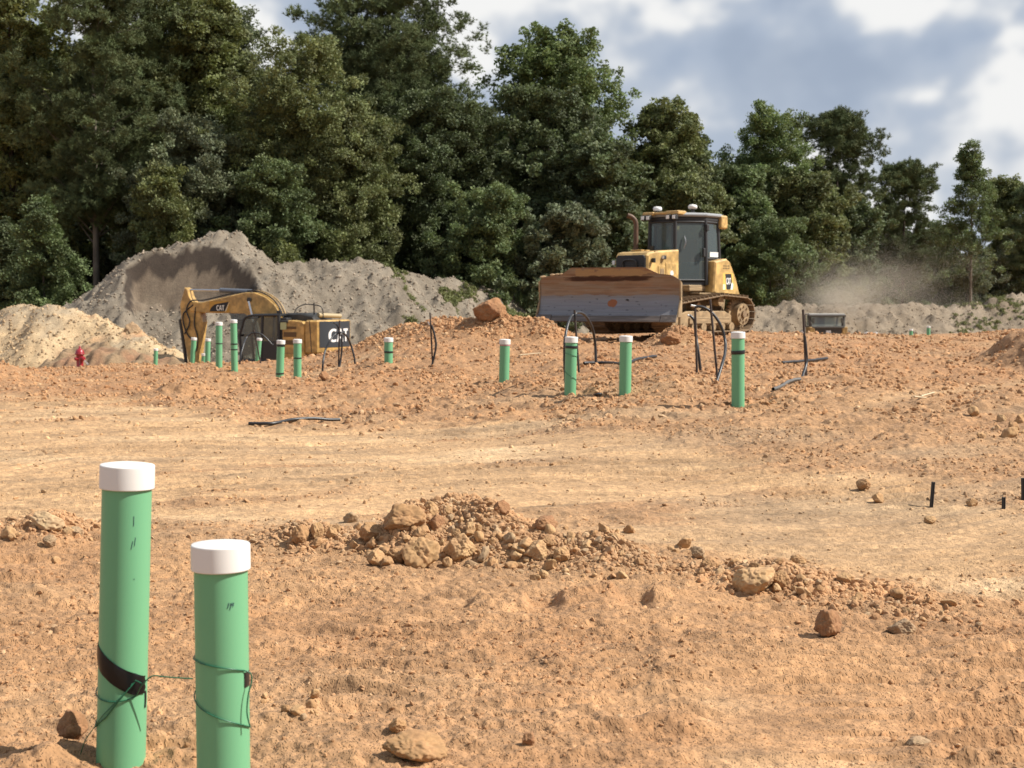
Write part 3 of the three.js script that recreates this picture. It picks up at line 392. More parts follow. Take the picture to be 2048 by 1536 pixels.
{
  // the two near pipes; angle 0 faces the camera
  const A = pipe([255, 925], [242, 1512], 98, 'taller near green pipe wrapped with a wide black strip and wire', [], {});
  const turnA = (y, a0, a1, n, f, out) => Array.from({ length: n + 1 }, (_, i) => A.around(lerp(a0, a1, i / n), f(i / n) + y, out));
  {                                                             // flattened black strip wound aslant round the barrel, pinched at its lower end
    const P = [], I = [], n = 48; for (let i = 0; i <= n; i++) { const t = i / n, ang = lerp(-2.6, 1.25, t), mid = 0.365 - 0.115 * smooth(0.15, 1, t) - 0.05 * smooth(0.25, 0, t), hw = lerp(0.01, 0.036, smooth(0.1, 0.5, t)) * lerp(1, 0.8, smooth(0.85, 1, t)); for (let j = 0; j <= 6; j++) { const s = j / 6 * 2 - 1, crease = 0.004 * Math.abs(Math.sin(j * 1.7 + i * 0.35)) * smooth(0.3, 1, t); P.push(...A.around(ang, mid + hw * s, 0.0025 + crease + (1 - s * s) * 0.002)); } }
    for (let i = 0; i < n; i++) for (let j = 0; j < 6; j++) { const a = i * 7 + j; I.push(a, a + 7, a + 1, a + 1, a + 7, a + 8); }
    const g = new THREE.BufferGeometry(); g.setAttribute('position', new THREE.Float32BufferAttribute(P, 3)); g.setIndex(I); g.computeVertexNormals(); mesh('black_strip', g, new THREE.MeshPhysicalMaterial({ color: rgb(0.006, 0.006, 0.007), roughness: 0.3, specularIntensity: 0.6, side: THREE.DoubleSide }), A.t);
  }
  mesh('wire', tube([...turnA(0.232, -1.9, 0.75, 14, (t) => -0.03 * Math.sin(t * 2.6), 0.004), [0.084, 0.262, 0.08], [0.115, 0.29, 0.075], [0.15, 0.288, 0.07], [0.2, 0.283, 0.06], [0.24, 0.28, 0.05]], 0.0022, 90, 6), M.wire, A.t);
  mesh('wire', tube([...turnA(0.135, -1.9, -0.7, 6, (t) => -0.03 * Math.sin(t * 3), 0.004), ...turnA(0.12, -0.4, 0.7, 8, (t) => 0.03 + 0.12 * t, 0.005), [0.08, 0.265, 0.075]], 0.0022, 80, 6), M.wire, A.t);
  mesh('wire', tube([...turnA(0.27, 0.75, -0.9, 10, (t) => -0.15 * t, 0.007), [-0.1, 0.07, 0.06], [-0.125, 0.01, 0.03]], 0.0018, 60, 6), M.wire, A.t);
  for (const [a, y, l, tl] of [[0.55, 0.775, 0.032, 0], [0.6, 0.71, 0.028, 0.02], [0.47, 0.70, 0.026, 0.03], [0.62, 0.6, 0.004, 0]]) mesh('pen_mark', tube([A.around(a, y, 0.0006), A.around(a + tl, y + l / 2, 0.0006), A.around(a + tl * 2, y + l, 0.0006)], 0.0011, 6, 5), M.mark, A.t);
  mesh('pen_mark', tube([A.around(1.35, 0.17, 0.001), A.around(1.38, 0.2, 0.001), A.around(1.35, 0.225, 0.001)], 0.004, 6, 5), M.tape, A.t);

  const B = pipe([441, 1083], [448, 1600], 107, 'shorter near green pipe looped with thin green wire', [], {});
  const turnB = (y, a0, a1, n, f, out) => Array.from({ length: n + 1 }, (_, i) => B.around(lerp(a0, a1, i / n), f(i / n) + y, out));
  mesh('wire', tube([...turnB(0.44, -1.7, 1.1, 14, (t) => -0.035 * t * t, 0.004), [0.09, 0.395, 0.03], [0.094, 0.38, 0.03], [0.085, 0.33, 0.045], [0.082, 0.28, 0.05], [0.09, 0.24, 0.05]], 0.0022, 80, 6), M.wire, B.t);
  mesh('wire', tube(turnB(0.34, -1.9, 1.5, 20, (t) => -0.115 * t, 0.004), 0.0022, 70, 6), M.wire, B.t);
  { const g = lathe([[B.r + 0.002, -0.028], [B.r + 0.003, -0.028], [B.r + 0.003, 0.028], [B.r + 0.002, 0.028]], 12); const p = new THREE.LatheGeometry([new THREE.Vector2(B.r + 0.002, 0.352), new THREE.Vector2(B.r + 0.002, 0.398)], 8, 1.12, 0.5); mesh('black_patch', p, M.tape, B.t); }
  for (const [a, y, l] of [[0.42, 0.645, 0.016], [0.5, 0.64, 0.02], [0.58, 0.652, 0.008], [0.62, 0.648, 0.012]]) mesh('pen_mark', tube([B.around(a, y - 0.06 + 0.015, 0.0006), B.around(a + 0.03, y - 0.05 + 0.012, 0.0006), B.around(a + 0.05, y + l - 0.06 + 0.015, 0.0006)], 0.0013, 6, 5), M.mark, B.t);

  pipe([1476, 663], [1476, 810], 26.2, 'green pipe with one slanting black band near the single black stake', [[704, 0.08, 0.045]]);
  pipe([1252, 671], [1250, 787], 24.2, 'plain green pipe without tape behind which a hose lies on the ground');
  const C = pipe([1143, 673], [1140, 793], 23.6, 'green pipe with a black band and wire inside the black hose arch', [[694, 0, 0.035]]);
  mesh('wire', tube(Array.from({ length: 13 }, (_, i) => C.around(lerp(-1.7, 1.7, i / 12), lerp(0.36, 0.2, i / 12), 0.004)), 0.003, 40, 5), M.wire, C.t);
  mesh('wire', tube(Array.from({ length: 13 }, (_, i) => C.around(lerp(-1.7, 1.7, i / 12), lerp(0.6, 0.53, i / 12), 0.004)), 0.003, 40, 5), M.wire, C.t);
  pipe([1010, 678], [1008, 760], 20.4, 'green pipe with a pinkish ring below its cap', [], { ring: true });
  pipe([777, 675], [777, 726], 17.2, 'short green pipe with one thick black band next to a bent stake', [[704, 0, 0.035]]);
  pipe([562, 680], [559, 765], 15.6, 'green pipe with bands just below the cap and low down', [[691, 0, 0.04], [747, 0.1, 0.03]]);
  pipe([595, 678], [595, 769], 16, 'green pipe banded at mid height and near the soil', [[716], [762, 0.05, 0.03]]);
  pipe([438, 644], [438, 736], 13.2, 'tall green pipe with a single thin band before the excavator arm', [[687]]);
  pipe([467, 639], [469, 734], 13.4, 'tallest leaning green pipe with two bands before the excavator', [[688, 0, 0.03], [699, 0, 0.024]]);
  pipe([388, 675], [385, 728], 10.2, 'thin looking green pipe with a yellow strip below the excavator stick', [], { d: 46 });
  pipe([416, 677], [415, 729], 10.2, 'plain green pipe between the excavator stick and the tall banded pipe', [], { d: 46 });
  pipe([408, 707], [407, 730], 8, 'tiny stub of green pipe with hardly more than its cap showing', [], { d: 50 });
  pipe([519, 676], [515, 722], 9.4, 'leaning green pipe under the excavator cab', [], { d: 48 });
  pipe([312, 697], [311, 725], 8.2, 'lone short green pipe at the end of the brown heap', [], { d: 57 });
  for (const [x, y0, y1] of [[1733, 664, 676], [1751, 664, 676], [1822, 658, 676], [1857, 652, 676]]) pipe([x, y0], [x, y1], 6, 'distant short green pipe beyond the dirt crest by the grey berm', [], { d: 66, group: 'distant pipes beyond the crest' });
}

// ---------------------------------------------------------------- black service hoses, stakes
function posed(name, label, category, px, d, group) { const p = spot(px, d); return [thing(name, label, category, p.toArray(), 0, group), p]; }
const rel = (p, px, py, d) => at(px, py, d).sub(p).toArray();
function hoseSet(name, label, px, d, parts) { const [t, p] = posed(name, label, 'hose', px, d); for (const [kind, r, pts] of parts) mesh(kind, pts.length === 2 ? rod(rel(p, ...pts[0]), rel(p, ...pts[1]), r, r, 8) : tube(pts.map((q) => rel(p, ...q)), r, 40, 8), kind === 'stake' ? M.rust : kind === 'fitting' ? M.white : M.hose, t); return t; }
hoseSet('hose_arch', 'black hose arch with stake looping over a banded green pipe', 1150, 21, [['hose', 0.02, [[1131, 765, 20.6], [1129, 720, 20.6], [1130, 680, 20.6], [1137, 645, 20.8], [1146, 630, 21], [1150, 629, 21]]], ['hose', 0.02, [[1150, 640, 21], [1151, 628, 21], [1160, 625, 21.2], [1172, 633, 21.5], [1184, 655, 21.8], [1190, 685, 22], [1192, 725, 22]]], ['stake', 0.016, [[1149, 620, 21], [1158, 745, 21]]]]);
hoseSet('hose_arch', 'black hose arch with two stakes in front of the bulldozer track', 1420, 21.5, [['hose', 0.021, [[1389, 614, 21.5], [1400, 613, 21.5], [1420, 622, 21.5], [1440, 648, 21.5], [1450, 680, 21.5], [1450, 705, 21.3], [1443, 733, 21], [1433, 765, 20.8]]], ['hose', 0.021, [[1379, 630, 21.8], [1388, 640, 21.8], [1391, 665, 21.8], [1396, 700, 21.7], [1401, 740, 21.7]]], ['stake', 0.017, [[1390, 612, 21.6], [1394, 745, 21.6]]], ['stake', 0.017, [[1420, 598, 21.2], [1436, 768, 21.2]]], ['fitting', 0.017, [[1382, 611, 21.5], [1398, 614, 21.5]]], ['fitting', 0.015, [[1375, 630, 21.8], [1380, 633, 21.8]]]]);
hoseSet('hose_arch', 'black hose arch with a double stake in front of the excavator counterweight', 680, 29.5, [['hose', 0.02, [[645, 755, 29], [646, 725, 29], [651, 700, 29.2], [661, 680, 29.3], [673, 667, 29.5], [682, 665, 29.5], [692, 671, 29.7], [701, 688, 30], [707, 708, 30], [711, 735, 30]]], ['hose', 0.018, [[683, 668, 29.5], [684, 690, 29.5], [682, 715, 29.5], [677, 745, 29.4]]], ['stake', 0.016, [[679, 641, 29.5], [677, 745, 29.5]]], ['hose', 0.014, [[666, 645, 29.5], [672, 648, 29.5], [678, 660, 29.5]]]]);
hoseSet('hose_arch', 'thin black hose arch beside the open excavator cab frame', 500, 38, [['hose', 0.022, [[478, 745, 37.5], [481, 715, 37.5], [487, 690, 37.7], [495, 673, 38], [506, 666, 38], [519, 667, 38], [532, 676, 38], [543, 688, 38], [546, 690, 38]]], ['stake', 0.018, [[508, 660, 38], [523, 735, 38]]]]);
hoseSet('stake_and_hose', 'single tall stake with a bent hose beside the short banded pipe', 866, 26, [['stake', 0.014, [[860, 625, 26], [866, 745, 26]]], ['hose', 0.018, [[863, 650, 26], [869, 670, 26], [872, 690, 26], [869, 710, 26], [861, 742, 26]]], ['fitting', 0.013, [[856, 643, 26], [859, 650, 26]]]]);
hoseSet('stake_and_hose', 'single tall stake wound with hose rising in front of the distant machine', 1610, 22, [['stake', 0.018, [[1606, 619, 22], [1614, 782, 22]]], ['hose', 0.022, [[1609, 672, 22], [1612, 700, 22], [1613, 725, 22], [1606, 750, 21.8], [1596, 782, 21.4]]], ['fitting', 0.016, [[1603, 662, 22], [1607, 666, 22]]], ['hose', 0.016, [[1607, 662, 22], [1609, 672, 22], [1612, 690, 22]]]]);
function lying(label, pts, r, mat = M.hose) { const ends = pts.map(([px, py]) => hit(px, py)), line = new THREE.CatmullRomCurve3(ends), w = line.getPoints(30).map((v, i, all) => { let y = -9; for (const s of [-0.08, 0, 0.08]) y = Math.max(y, ground(v.x + s, v.z, 0.05), ground(v.x, v.z + s, 0.05)); return v.setY(y + r); }); const ys = w.map((v) => v.y); w.forEach((v, i) => { let s = 0, m = 0; for (let k = -5; k <= 5; k++) if (ys[i + k] !== undefined) { s += ys[i + k]; m++; } v.y = s / m; }); const b = w[0].clone(); const g = tube(w.map((v) => v.clone().sub(b)), r, 90, 8), m = mesh('hose', g, mat); m.position.copy(b); return tag(m, label, 'hose', 'hoses lying on the soil'); }
lying('black hose lying on the soil behind the plain green pipe', [[1168, 734], [1200, 731], [1250, 727], [1285, 720], [1312, 716]], 0.024);
lying('black hose lying crosswise behind the single tall stake', [[1564, 730], [1590, 729], [1620, 727], [1640, 724], [1654, 721]], 0.024);
lying('grey dusty hose end at the foot of the single tall stake', [[1546, 784], [1565, 777], [1583, 768], [1600, 764]], 0.024, std(0.09, 0.085, 0.08, 0.6));
lying('black hose lying alone on the packed wheel track', [[498, 852], [540, 850], [590, 848], [640, 847], [680, 849]], 0.02);
for (const [px, y0, y1, lean, label] of [[1860, 962, 1013, 5, 'tallest leaning black stake at the foot of the bank'], [2006, 997, 1019, 0, 'shortest black stake at the foot of the bank'], [2046, 957, 1002, -2, 'black stake at the foot of the bank past the shortest one']]) {
  const p = hit(px, y1), d = -p.z, t = thing('short_stake', label, 'stake', p.toArray()), L = (y1 - y0) / FOC * d;
  mesh('post', rod([-lean / FOC * d * 0.2, -0.15, 0], [lean / FOC * d, L, 0], 0.011, 0.011, 6), M.black, t); mesh('rib', rod([-lean / FOC * d * 0.2 + 0.011, -0.15, 0.006], [lean / FOC * d + 0.011, L, 0.006], 0.005, 0.005, 5), M.black, t);
}
for (const [a, b, label] of [[[1828, 806], [1852, 804], 'pale stick lying on the bank below its longer twin'], [[1842, 800], [1868, 797], 'pale stick lying on the bank above its twin'], [[1040, 716], [1082, 712], 'thin pale stick behind the pipe with the pinkish ring']]) { const p = hit(...a), q = hit(...b), m = mesh('stick', rod([0, 0.015, 0], q.sub(p).toArray().map((v, i) => v + (i === 1 ? 0.02 : 0)), 0.012, 0.009, 6), std(0.5, 0.4, 0.26, 0.9)); m.position.copy(p).y += 0.03; tag(m, label, 'stick'); }
{ const p = hit(1197, 794), m = mesh('black_scrap', welded(rockGeo(91, 0.5, 2, 0.7)), M.black); m.scale.setScalar(0.06); m.position.copy(p).add(new THREE.Vector3(0, 0.03, 0)); tag(m, 'black scrap of plastic on the soil beside the plain green pipe', 'scrap'); }

// ---------------------------------------------------------------- machines
function canvasTex(w, h, draw) { const c = document.createElement('canvas'); c.width = w; c.height = h; draw(c.getContext('2d'), w, h); const t = new THREE.CanvasTexture(c); t.colorSpace = THREE.SRGBColorSpace; return t; }
function catLogo(g, x, y, w, h, ink, peak) { g.fillStyle = ink; g.textAlign = 'center'; g.textBaseline = 'alphabetic'; g.font = 'bold 100px sans-serif'; const m = g.measureText('CAT').width; g.save(); g.translate(x + w / 2, y + h); g.scale(w / m, h / 73); g.fillText('CAT', 0, 0); g.restore(); if (peak) { g.fillStyle = peak; g.beginPath(); g.moveTo(x + w * 0.5, y + h * 0.5); g.lineTo(x + w * 0.34, y + h); g.lineTo(x + w * 0.66, y + h); g.fill(); } }
const printed = (tex, rough = 0.5) => new THREE.MeshStandardMaterial({ map: tex, roughness: rough });
// a thin printed plate on a side that faces +x; runs from z0 to z1 (z1 < z0 reads left to right for a viewer on +x)
function sidePlate(x, z0, z1, y0, y1) { const g = new THREE.PlaneGeometry(Math.abs(z1 - z0), y1 - y0); g.rotateY(Math.PI / 2); return g.translate(x, (y0 + y1) / 2, (z0 + z1) / 2); }
function crawler(parent, side, cx, width, path, pitch, mats, grouser) {
  const t = mesh('track', box(width * 0.55, 0.06, 0.2, cx, path[0][1] + 0.12, 0, 0.01), mats.frame, parent);
  let len = 0; const cum = [0]; for (let i = 1; i <= path.length; i++) { const a = path[i - 1], b = path[i % path.length]; len += Math.hypot(b[0] - a[0], b[1] - a[1]); cum.push(len); }
  const n = Math.round(len / pitch), g = merge([box(width, 0.03, len / n * 0.97, 0, 0.015, 0, 0.006), box(width, grouser, 0.022, 0, 0.03 + grouser / 2, len / n * 0.36, 0.006), box(width * 0.3, 0.05, len / n * 0.8, 0, -0.025, 0, 0.01)]);
  for (let k = 0; k < n; k++) { const s = (k + 0.5) / n * len; let i = 1; while (cum[i] < s) i++; const a = path[i - 1], b = path[i % path.length], u = (s - cum[i - 1]) / (cum[i] - cum[i - 1]), m = mesh('track_shoe', g, mats.shoe, t); m.position.set(cx, lerp(a[1], b[1], u), lerp(a[0], b[0], u)); m.rotation.x = Math.atan2(-(b[1] - a[1]), b[0] - a[0]); }
  return t;
}
function belt(circles) {                                        // outline round a list of circles [z, y, r], walked so that the outside is up on the top run
  const pts = []; for (const [z, y, r] of circles) for (let i = 0; i < 40; i++) { const a = i / 40 * 2 * Math.PI; pts.push([z + Math.cos(a) * r, y + Math.sin(a) * r]); }
  pts.sort((a, b) => a[0] - b[0] || a[1] - b[1]); const cr = (o, a, b) => (a[0] - o[0]) * (b[1] - o[1]) - (a[1] - o[1]) * (b[0] - o[0]), half = (l) => { const h = []; for (const p of l) { while (h.length > 1 && cr(h.at(-2), h.at(-1), p) <= 0) h.pop(); h.push(p); } h.pop(); return h; };
  return [...half(pts), ...half(pts.slice().reverse())].reverse();
}
{ // bulldozer
  const psi = 42 * Math.PI / 180, D = 37.5, X = xOf(1338, D), G = ground(X, -D, 0.3);
  const t = thing('bulldozer', 'dusty yellow bulldozer with a rust and steel blade raised over a dirt heap', 'bulldozer', [X, 0.69, -D], -psi);
  const Y = M.yellow, K = M.gunmetal;
  for (const s of [1, -1]) {
    const path = belt([[-1.42, 0.475, 0.4], [1.36, 0.4, 0.33], [-0.5, 0.6, 0.33], [-1.1, 0.15, 0.075], [1.1, 0.15, 0.075]]), tr = crawler(t, s, s * 1.02, 0.62, path, 0.17, { shoe: M.shoe, frame: M.dusty }, 0.05);
    mesh('track_frame', merge([slab([[-1.0, 0.2], [1.2, 0.2], [1.2, 0.48], [0.9, 0.56], [-0.7, 0.56], [-1.0, 0.45]], 0.34, 'zy', s * 1.02, 0.02), box(0.42, 0.16, 1.7, s * 1.02, 0.33, 0, 0.02)]), M.dusty, tr);
    const teeth = []; for (let i = 0; i < 24; i++) { const a = i / 24 * 6.283; teeth.push(box(0.09, 0.07, 0.05, s * 1.02, 0, 0, 0.01).translate(0, 0.39, 0).rotateX(a).translate(0, 0.475, -1.42)); }
    const sp = mesh('sprocket', merge([disc(0.37, 0.1, s * 1.02, 0.475, -1.42, 40), disc(0.27, 0.36, s * 1.08, 0.475, -1.42, 32), ...teeth]), M.dusty, tr);
    for (let i = 0; i < 8; i++) { const a = i / 8 * 6.283; mesh('bolt', disc(0.03, 0.05, s * 1.265, 0.475 + Math.sin(a) * 0.19, -1.42 + Math.cos(a) * 0.19, 8), M.shoe, tr); }
    mesh('hub', disc(0.09, 0.08, s * 1.27, 0.475, -1.42, 20), M.shoe, tr);
    mesh('idler', merge([disc(0.32, 0.1, s * 1.02, 0.4, 1.36, 36), disc(0.22, 0.26, s * 1.02, 0.4, 1.36, 28)]), M.dusty, tr);
    mesh('carrier_roller', disc(0.12, 0.3, s * 1.06, 0.80, -0.5, 20), M.dusty, tr); mesh('carrier_roller', disc(0.1, 0.3, s * 1.06, 0.67, 0.45, 20), M.dusty, tr);
    for (let i = 0; i < 6; i++) mesh('track_roller', disc(0.11, 0.42, s * 1.02, 0.17, -0.95 + i * 0.4, 18), M.dusty, tr);
    // fuel tank fender
    const fe = mesh('fender', slab([[-0.48, 1.02], [-0.62, 0.97], [-1.66, 0.95], [-1.5, 1.35], [-1.22, 1.78], [-1.05, 1.86], [-0.55, 1.78]], 0.5, 'zy', s * 0.75, 0.035), Y, t);
    if (s > 0) {
      const tex = canvasTex(256, 256, (g, w, h) => { g.fillStyle = '#e0b55c'; g.fillRect(0, 0, w, h); g.fillStyle = '#f6e9b4'; g.beginPath(); g.moveTo(0, 170); g.lineTo(60, 170); g.lineTo(60, 250); g.lineTo(0, 250); g.fill(); g.fillStyle = '#fbf7e4'; g.beginPath(); g.moveTo(200, 120); g.lineTo(256, 170); g.lineTo(240, 250); g.lineTo(190, 250); g.fill(); g.fillStyle = '#23272c'; g.beginPath(); g.moveTo(52, 10); g.lineTo(206, 10); g.lineTo(222, 120); g.lineTo(190, 250); g.lineTo(88, 250); g.lineTo(70, 120); g.fill(); catLogo(g, 80, 70, 116, 100, '#f4f2ee', null); });
      mesh('logo_plate', sidePlate(1.003, -0.88, -1.34, 1.08, 1.5), printed(tex), fe);
      for (let i = 0; i < 3; i++) for (let j = 0; j < 2; j++) mesh('vent_slot', box(0.012, 0.02, 0.06, 1.0, 1.62 + j * 0.06, -0.92 - i * 0.1, 0.004), K, fe);
    }
    mesh('step', box(0.3, 0.04, 0.5, s * 0.8, 0.99, -0.2, 0.01), M.dusty, t);
  }
  mesh('chassis', merge([slab([[-1.6, 0.4], [1.3, 0.35], [1.5, 0.6], [1.5, 1.0], [0.3, 1.15], [-1.5, 1.2], [-1.7, 0.9]], 1.1, 'zy', 0, 0.03), box(1.5, 0.16, 1.7, 0, 1.12, -0.65, 0.03)]), M.dusty, t);
  // engine hood
  const hood = mesh('hood', slab([[0.26, 0.98], [1.5, 0.98], [1.56, 1.05], [1.56, 1.9], [1.5, 1.97], [1.3, 2.0], [0.26, 2.07]], 0.98, 'zy', 0, 0.04), Y, t);
  const gr = mesh('grille', slab([[-0.43, 1.0], [0.43, 1.0], [0.44, 1.84], [0.38, 1.91], [-0.38, 1.91], [-0.44, 1.84]], 0.05, 'xy', 1.575, 0.01), M.black, hood);
  for (let i = 0; i < 7; i++) mesh('grille_bar', box(0.8, 0.016, 0.02, 0, 1.08 + i * 0.1, 1.605, 0.004), K, gr);
  mesh('grille_hoop', tube([[-0.2, 1.62, 1.61], [-0.19, 1.76, 1.64], [0.0, 1.8, 1.65], [0.19, 1.76, 1.64], [0.2, 1.62, 1.61]], 0.02, 30), M.gunmetal, gr);
  mesh('hood_ridge', box(0.34, 0.03, 0.5, -0.25, 2.045, 0.8, 0.01), Y, hood); mesh('hood_seam', box(0.99, 0.012, 0.02, 0, 2.0, 1.25, 0.003), K, hood);
  mesh('side_door', box(0.02, 0.62, 0.42, 0.495, 1.42, 0.62, 0.008), Y, hood); mesh('side_door', box(0.02, 0.6, 0.28, 0.495, 1.36, 1.0, 0.008), Y, hood);
  mesh('recess', box(0.02, 0.46, 0.16, 0.503, 1.36, 1.0, 0.004), M.dusty, hood); mesh('sticker', disc(0.07, 0.008, 0.509, 1.48, 0.6, 20), M.white, hood);
  const hl = mesh('work_lamp', box(0.1, 0.1, 0.09, 0.53, 1.86, 0.95, 0.02), K, hood); mesh('lens', box(0.07, 0.07, 0.012, 0.53, 1.86, 1.0, 0.004), M.lamp, hl);
  mesh('mirror_box', box(0.1, 0.11, 0.05, 0.55, 1.78, 1.4, 0.01), K, hood); mesh('mirror_box', box(0.08, 0.1, 0.05, -0.58, 1.74, 1.5, 0.01), M.lamp, hood);
  mesh('exhaust_stack', tube([[-0.38, 2.0, 0.88], [-0.38, 2.4, 0.88], [-0.38, 2.66, 0.88], [-0.395, 2.78, 0.9], [-0.45, 2.87, 0.97], [-0.52, 2.91, 1.05]], 0.06, 40, 16), M.pipeRust, t);
  mesh('exhaust_collar', rod([-0.38, 2.0, 0.88], [-0.38, 2.1, 0.88], 0.085, 0.08, 18), M.pipeRust, t);
  mesh('air_intake', rod([-0.12, 2.02, 0.6], [-0.12, 2.16, 0.6], 0.07, 0.09, 16), M.black, t);
  // cab
  const plan = [[0.4, 0.3], [0.8, -0.45], [0.74, -1.15], [-0.74, -1.15], [-0.8, -0.45], [-0.4, 0.3]], lean = (x, z, y) => { const k = 1 - 0.05 * (y - 1.3) / 1.55; return [x * (Math.abs(z) > 1 ? k * 0.98 : k), y, z * (z < -1 ? 1 - 0.06 * (y - 1.3) / 1.55 : 1)]; };
  const cab = mesh('cab', merge([slab(plan.map(([x, z]) => [x * 0.99, z * 0.99]), 0.12, 'xz', 1.24, 0.02), slab(plan.map(([x, z]) => [x * 0.985, z * 0.99]), 0.1, 'xz', 2.83, 0.02), ...plan.map(([x, z]) => rod(lean(x, z, 1.2), lean(x, z, 2.8), 0.052, 0.045, 8))]), M.black, t);
  plan.forEach(([x, z], i) => { const [x2, z2] = plan[(i + 1) % 6], bottom = i === 5 ? 1.9 : i === 1 || i === 3 ? 1.86 : i === 2 ? 1.7 : 1.32, q = (a, b, u) => a.map((v, k) => lerp(v, b[k], u)), A = lean(x, z, bottom), B = lean(x2, z2, bottom), A2 = lean(x, z, 2.76), B2 = lean(x2, z2, 2.76);
    const g = new THREE.BufferGeometry(); g.setAttribute('position', new THREE.Float32BufferAttribute([...A, ...B, ...B2, ...A2], 3)); g.setAttribute('uv', new THREE.Float32BufferAttribute([0, 0, 1, 0, 1, 1, 0, 1], 2)); g.setIndex([0, 2, 1, 0, 3, 2]); g.computeVertexNormals();
    const w = mesh(i === 0 || i === 4 ? 'door_glass' : 'window_pane', g, M.glass, cab);
    mesh('window_frame', merge([rod(A, B, 0.03, 0.03, 6), rod(A2, B2, 0.035, 0.035, 6)]), M.black, cab);
    if (bottom > 1.4) { const L0 = lean(x, z, 1.28), L1 = lean(x2, z2, 1.28), p = new THREE.BufferGeometry(); p.setAttribute('position', new THREE.Float32BufferAttribute([...L0, ...L1, ...B, ...A], 3)); p.setAttribute('uv', new THREE.Float32BufferAttribute([0, 0, 1, 0, 1, 1, 0, 1], 2)); p.setIndex([0, 2, 1, 0, 3, 2]); p.computeVertexNormals(); mesh('lower_panel', p, i === 1 || i === 3 ? M.gunmetal : M.black, cab); } });
  mesh('seat', merge([slab([[-0.75, 1.6], [-0.2, 1.6], [-0.2, 1.74], [-0.6, 1.76], [-0.78, 2.35], [-0.92, 2.35]], 0.52, 'zy', 0.0, 0.05)]), M.seat, cab); mesh('console', box(0.2, 0.3, 0.5, 0.36, 1.62, -0.35, 0.03), M.black, cab); mesh('console', box(0.2, 0.3, 0.5, -0.36, 1.62, -0.35, 0.03), M.black, cab); mesh('rear_wall', box(1.3, 0.5, 0.04, 0, 1.5, -1.05, 0.01), M.black, cab);
  mesh('door_handle', tube([[0.52, 2.1, 0.12], [0.56, 2.25, 0.1], [0.52, 2.4, 0.1]], 0.014, 14), M.steel, cab); mesh('latch_box', box(0.06, 0.22, 0.08, 0.8, 2.0, -0.34, 0.02), M.black, cab); mesh('pillar_cap', box(0.1, 0.16, 0.1, 0.8, 2.62, -0.45, 0.02), M.black, cab);
  mesh('sign_sticker', sidePlate(0.785, -0.62, -0.98, 1.9, 2.02), M.lamp, cab);
  const roof = mesh('roof', slab([[0.47, 0.34], [0.84, -0.42], [0.78, -1.2], [-0.78, -1.2], [-0.84, -0.42], [-0.47, 0.34]], 0.1, 'xz', 2.93, 0.035), std(0.24, 0.25, 0.26, 0.5), t);
  mesh('visor', box(0.34, 0.09, 0.34, -0.36, 2.96, 0.26, 0.03), Y, roof); mesh('visor', box(0.4, 0.1, 0.36, 0.36, 2.97, 0.24, 0.03), Y, roof); mesh('visor', box(0.5, 0.06, 0.2, 0, 2.97, 0.3, 0.02), Y, roof);
  for (const [x, z] of [[-0.46, 0.46], [-0.3, 0.46], [0.3, 0.45], [0.47, 0.43]]) { const l = mesh('roof_lamp', box(0.13, 0.13, 0.1, x, 2.86, z, 0.02), M.black, roof); mesh('lens', box(0.09, 0.09, 0.012, x, 2.86, z + 0.056, 0.003), M.lamp, l); }
  mesh('air_unit', box(0.16, 0.34, 0.3, 0.74, 2.78, -1.22, 0.05), Y, roof); mesh('air_unit', box(0.16, 0.34, 0.3, -0.74, 2.78, -1.22, 0.05), Y, roof);
  for (const [x, z] of [[-0.6, -0.3], [0.55, -0.2]]) { const a = mesh('antenna_mast', rod([x, 2.96, z], [x, 3.1, z], 0.05, 0.04, 12), M.gunmetal, roof); mesh('antenna_dome', lathe([[0.0001, 0], [0.1, 0], [0.115, 0.03], [0.112, 0.07], [0.085, 0.1], [0.0001, 0.115]], 24).translate(x, 3.08, z), M.white, a); }
  mesh('hose_bundle', merge([tube([[0.62, 1.0, 1.25], [0.68, 1.25, 1.05], [0.6, 1.2, 0.8], [0.5, 1.1, 0.6]], 0.03, 20), tube([[0.68, 0.8, 1.2], [0.74, 1.15, 1.1], [0.66, 1.22, 0.85], [0.5, 1.05, 0.7]], 0.025, 20), tube([[0.7, 0.75, 1.1], [0.78, 1.05, 1.0], [0.7, 1.12, 0.85]], 0.025, 20)]), M.dusty, t);
  mesh('push_frame', merge([box(0.22, 0.24, 1.5, 0.62, 0.5, 1.55, 0.03), box(0.22, 0.24, 1.5, -0.62, 0.5, 1.55, 0.03), box(1.5, 0.26, 0.3, 0, 0.5, 2.1, 0.03)]), M.dusty, t);
  mesh('lift_cylinder', rod([0.3, 1.2, 1.5], [0.45, 0.8, 2.3], 0.06, 0.05, 14), M.gunmetal, t); mesh('lift_cylinder', rod([-0.3, 1.2, 1.5], [-0.45, 0.8, 2.3], 0.06, 0.05, 14), M.gunmetal, t);
  // blade, angled on its frame
  const HW = 1.74, top = (x) => piece([[-1.74, 0.98], [-1.58, 1.07], [-1.2, 1.09], [-0.92, 1.27], [0.9, 1.27], [1.22, 1.12], [1.56, 1.08], [1.74, 0.97]], x), zc = (y) => (y < 0.6 ? 0.30 * ((0.6 - y) / 0.6) ** 2 : 0.13 * ((y - 0.6) / 0.75) ** 2);
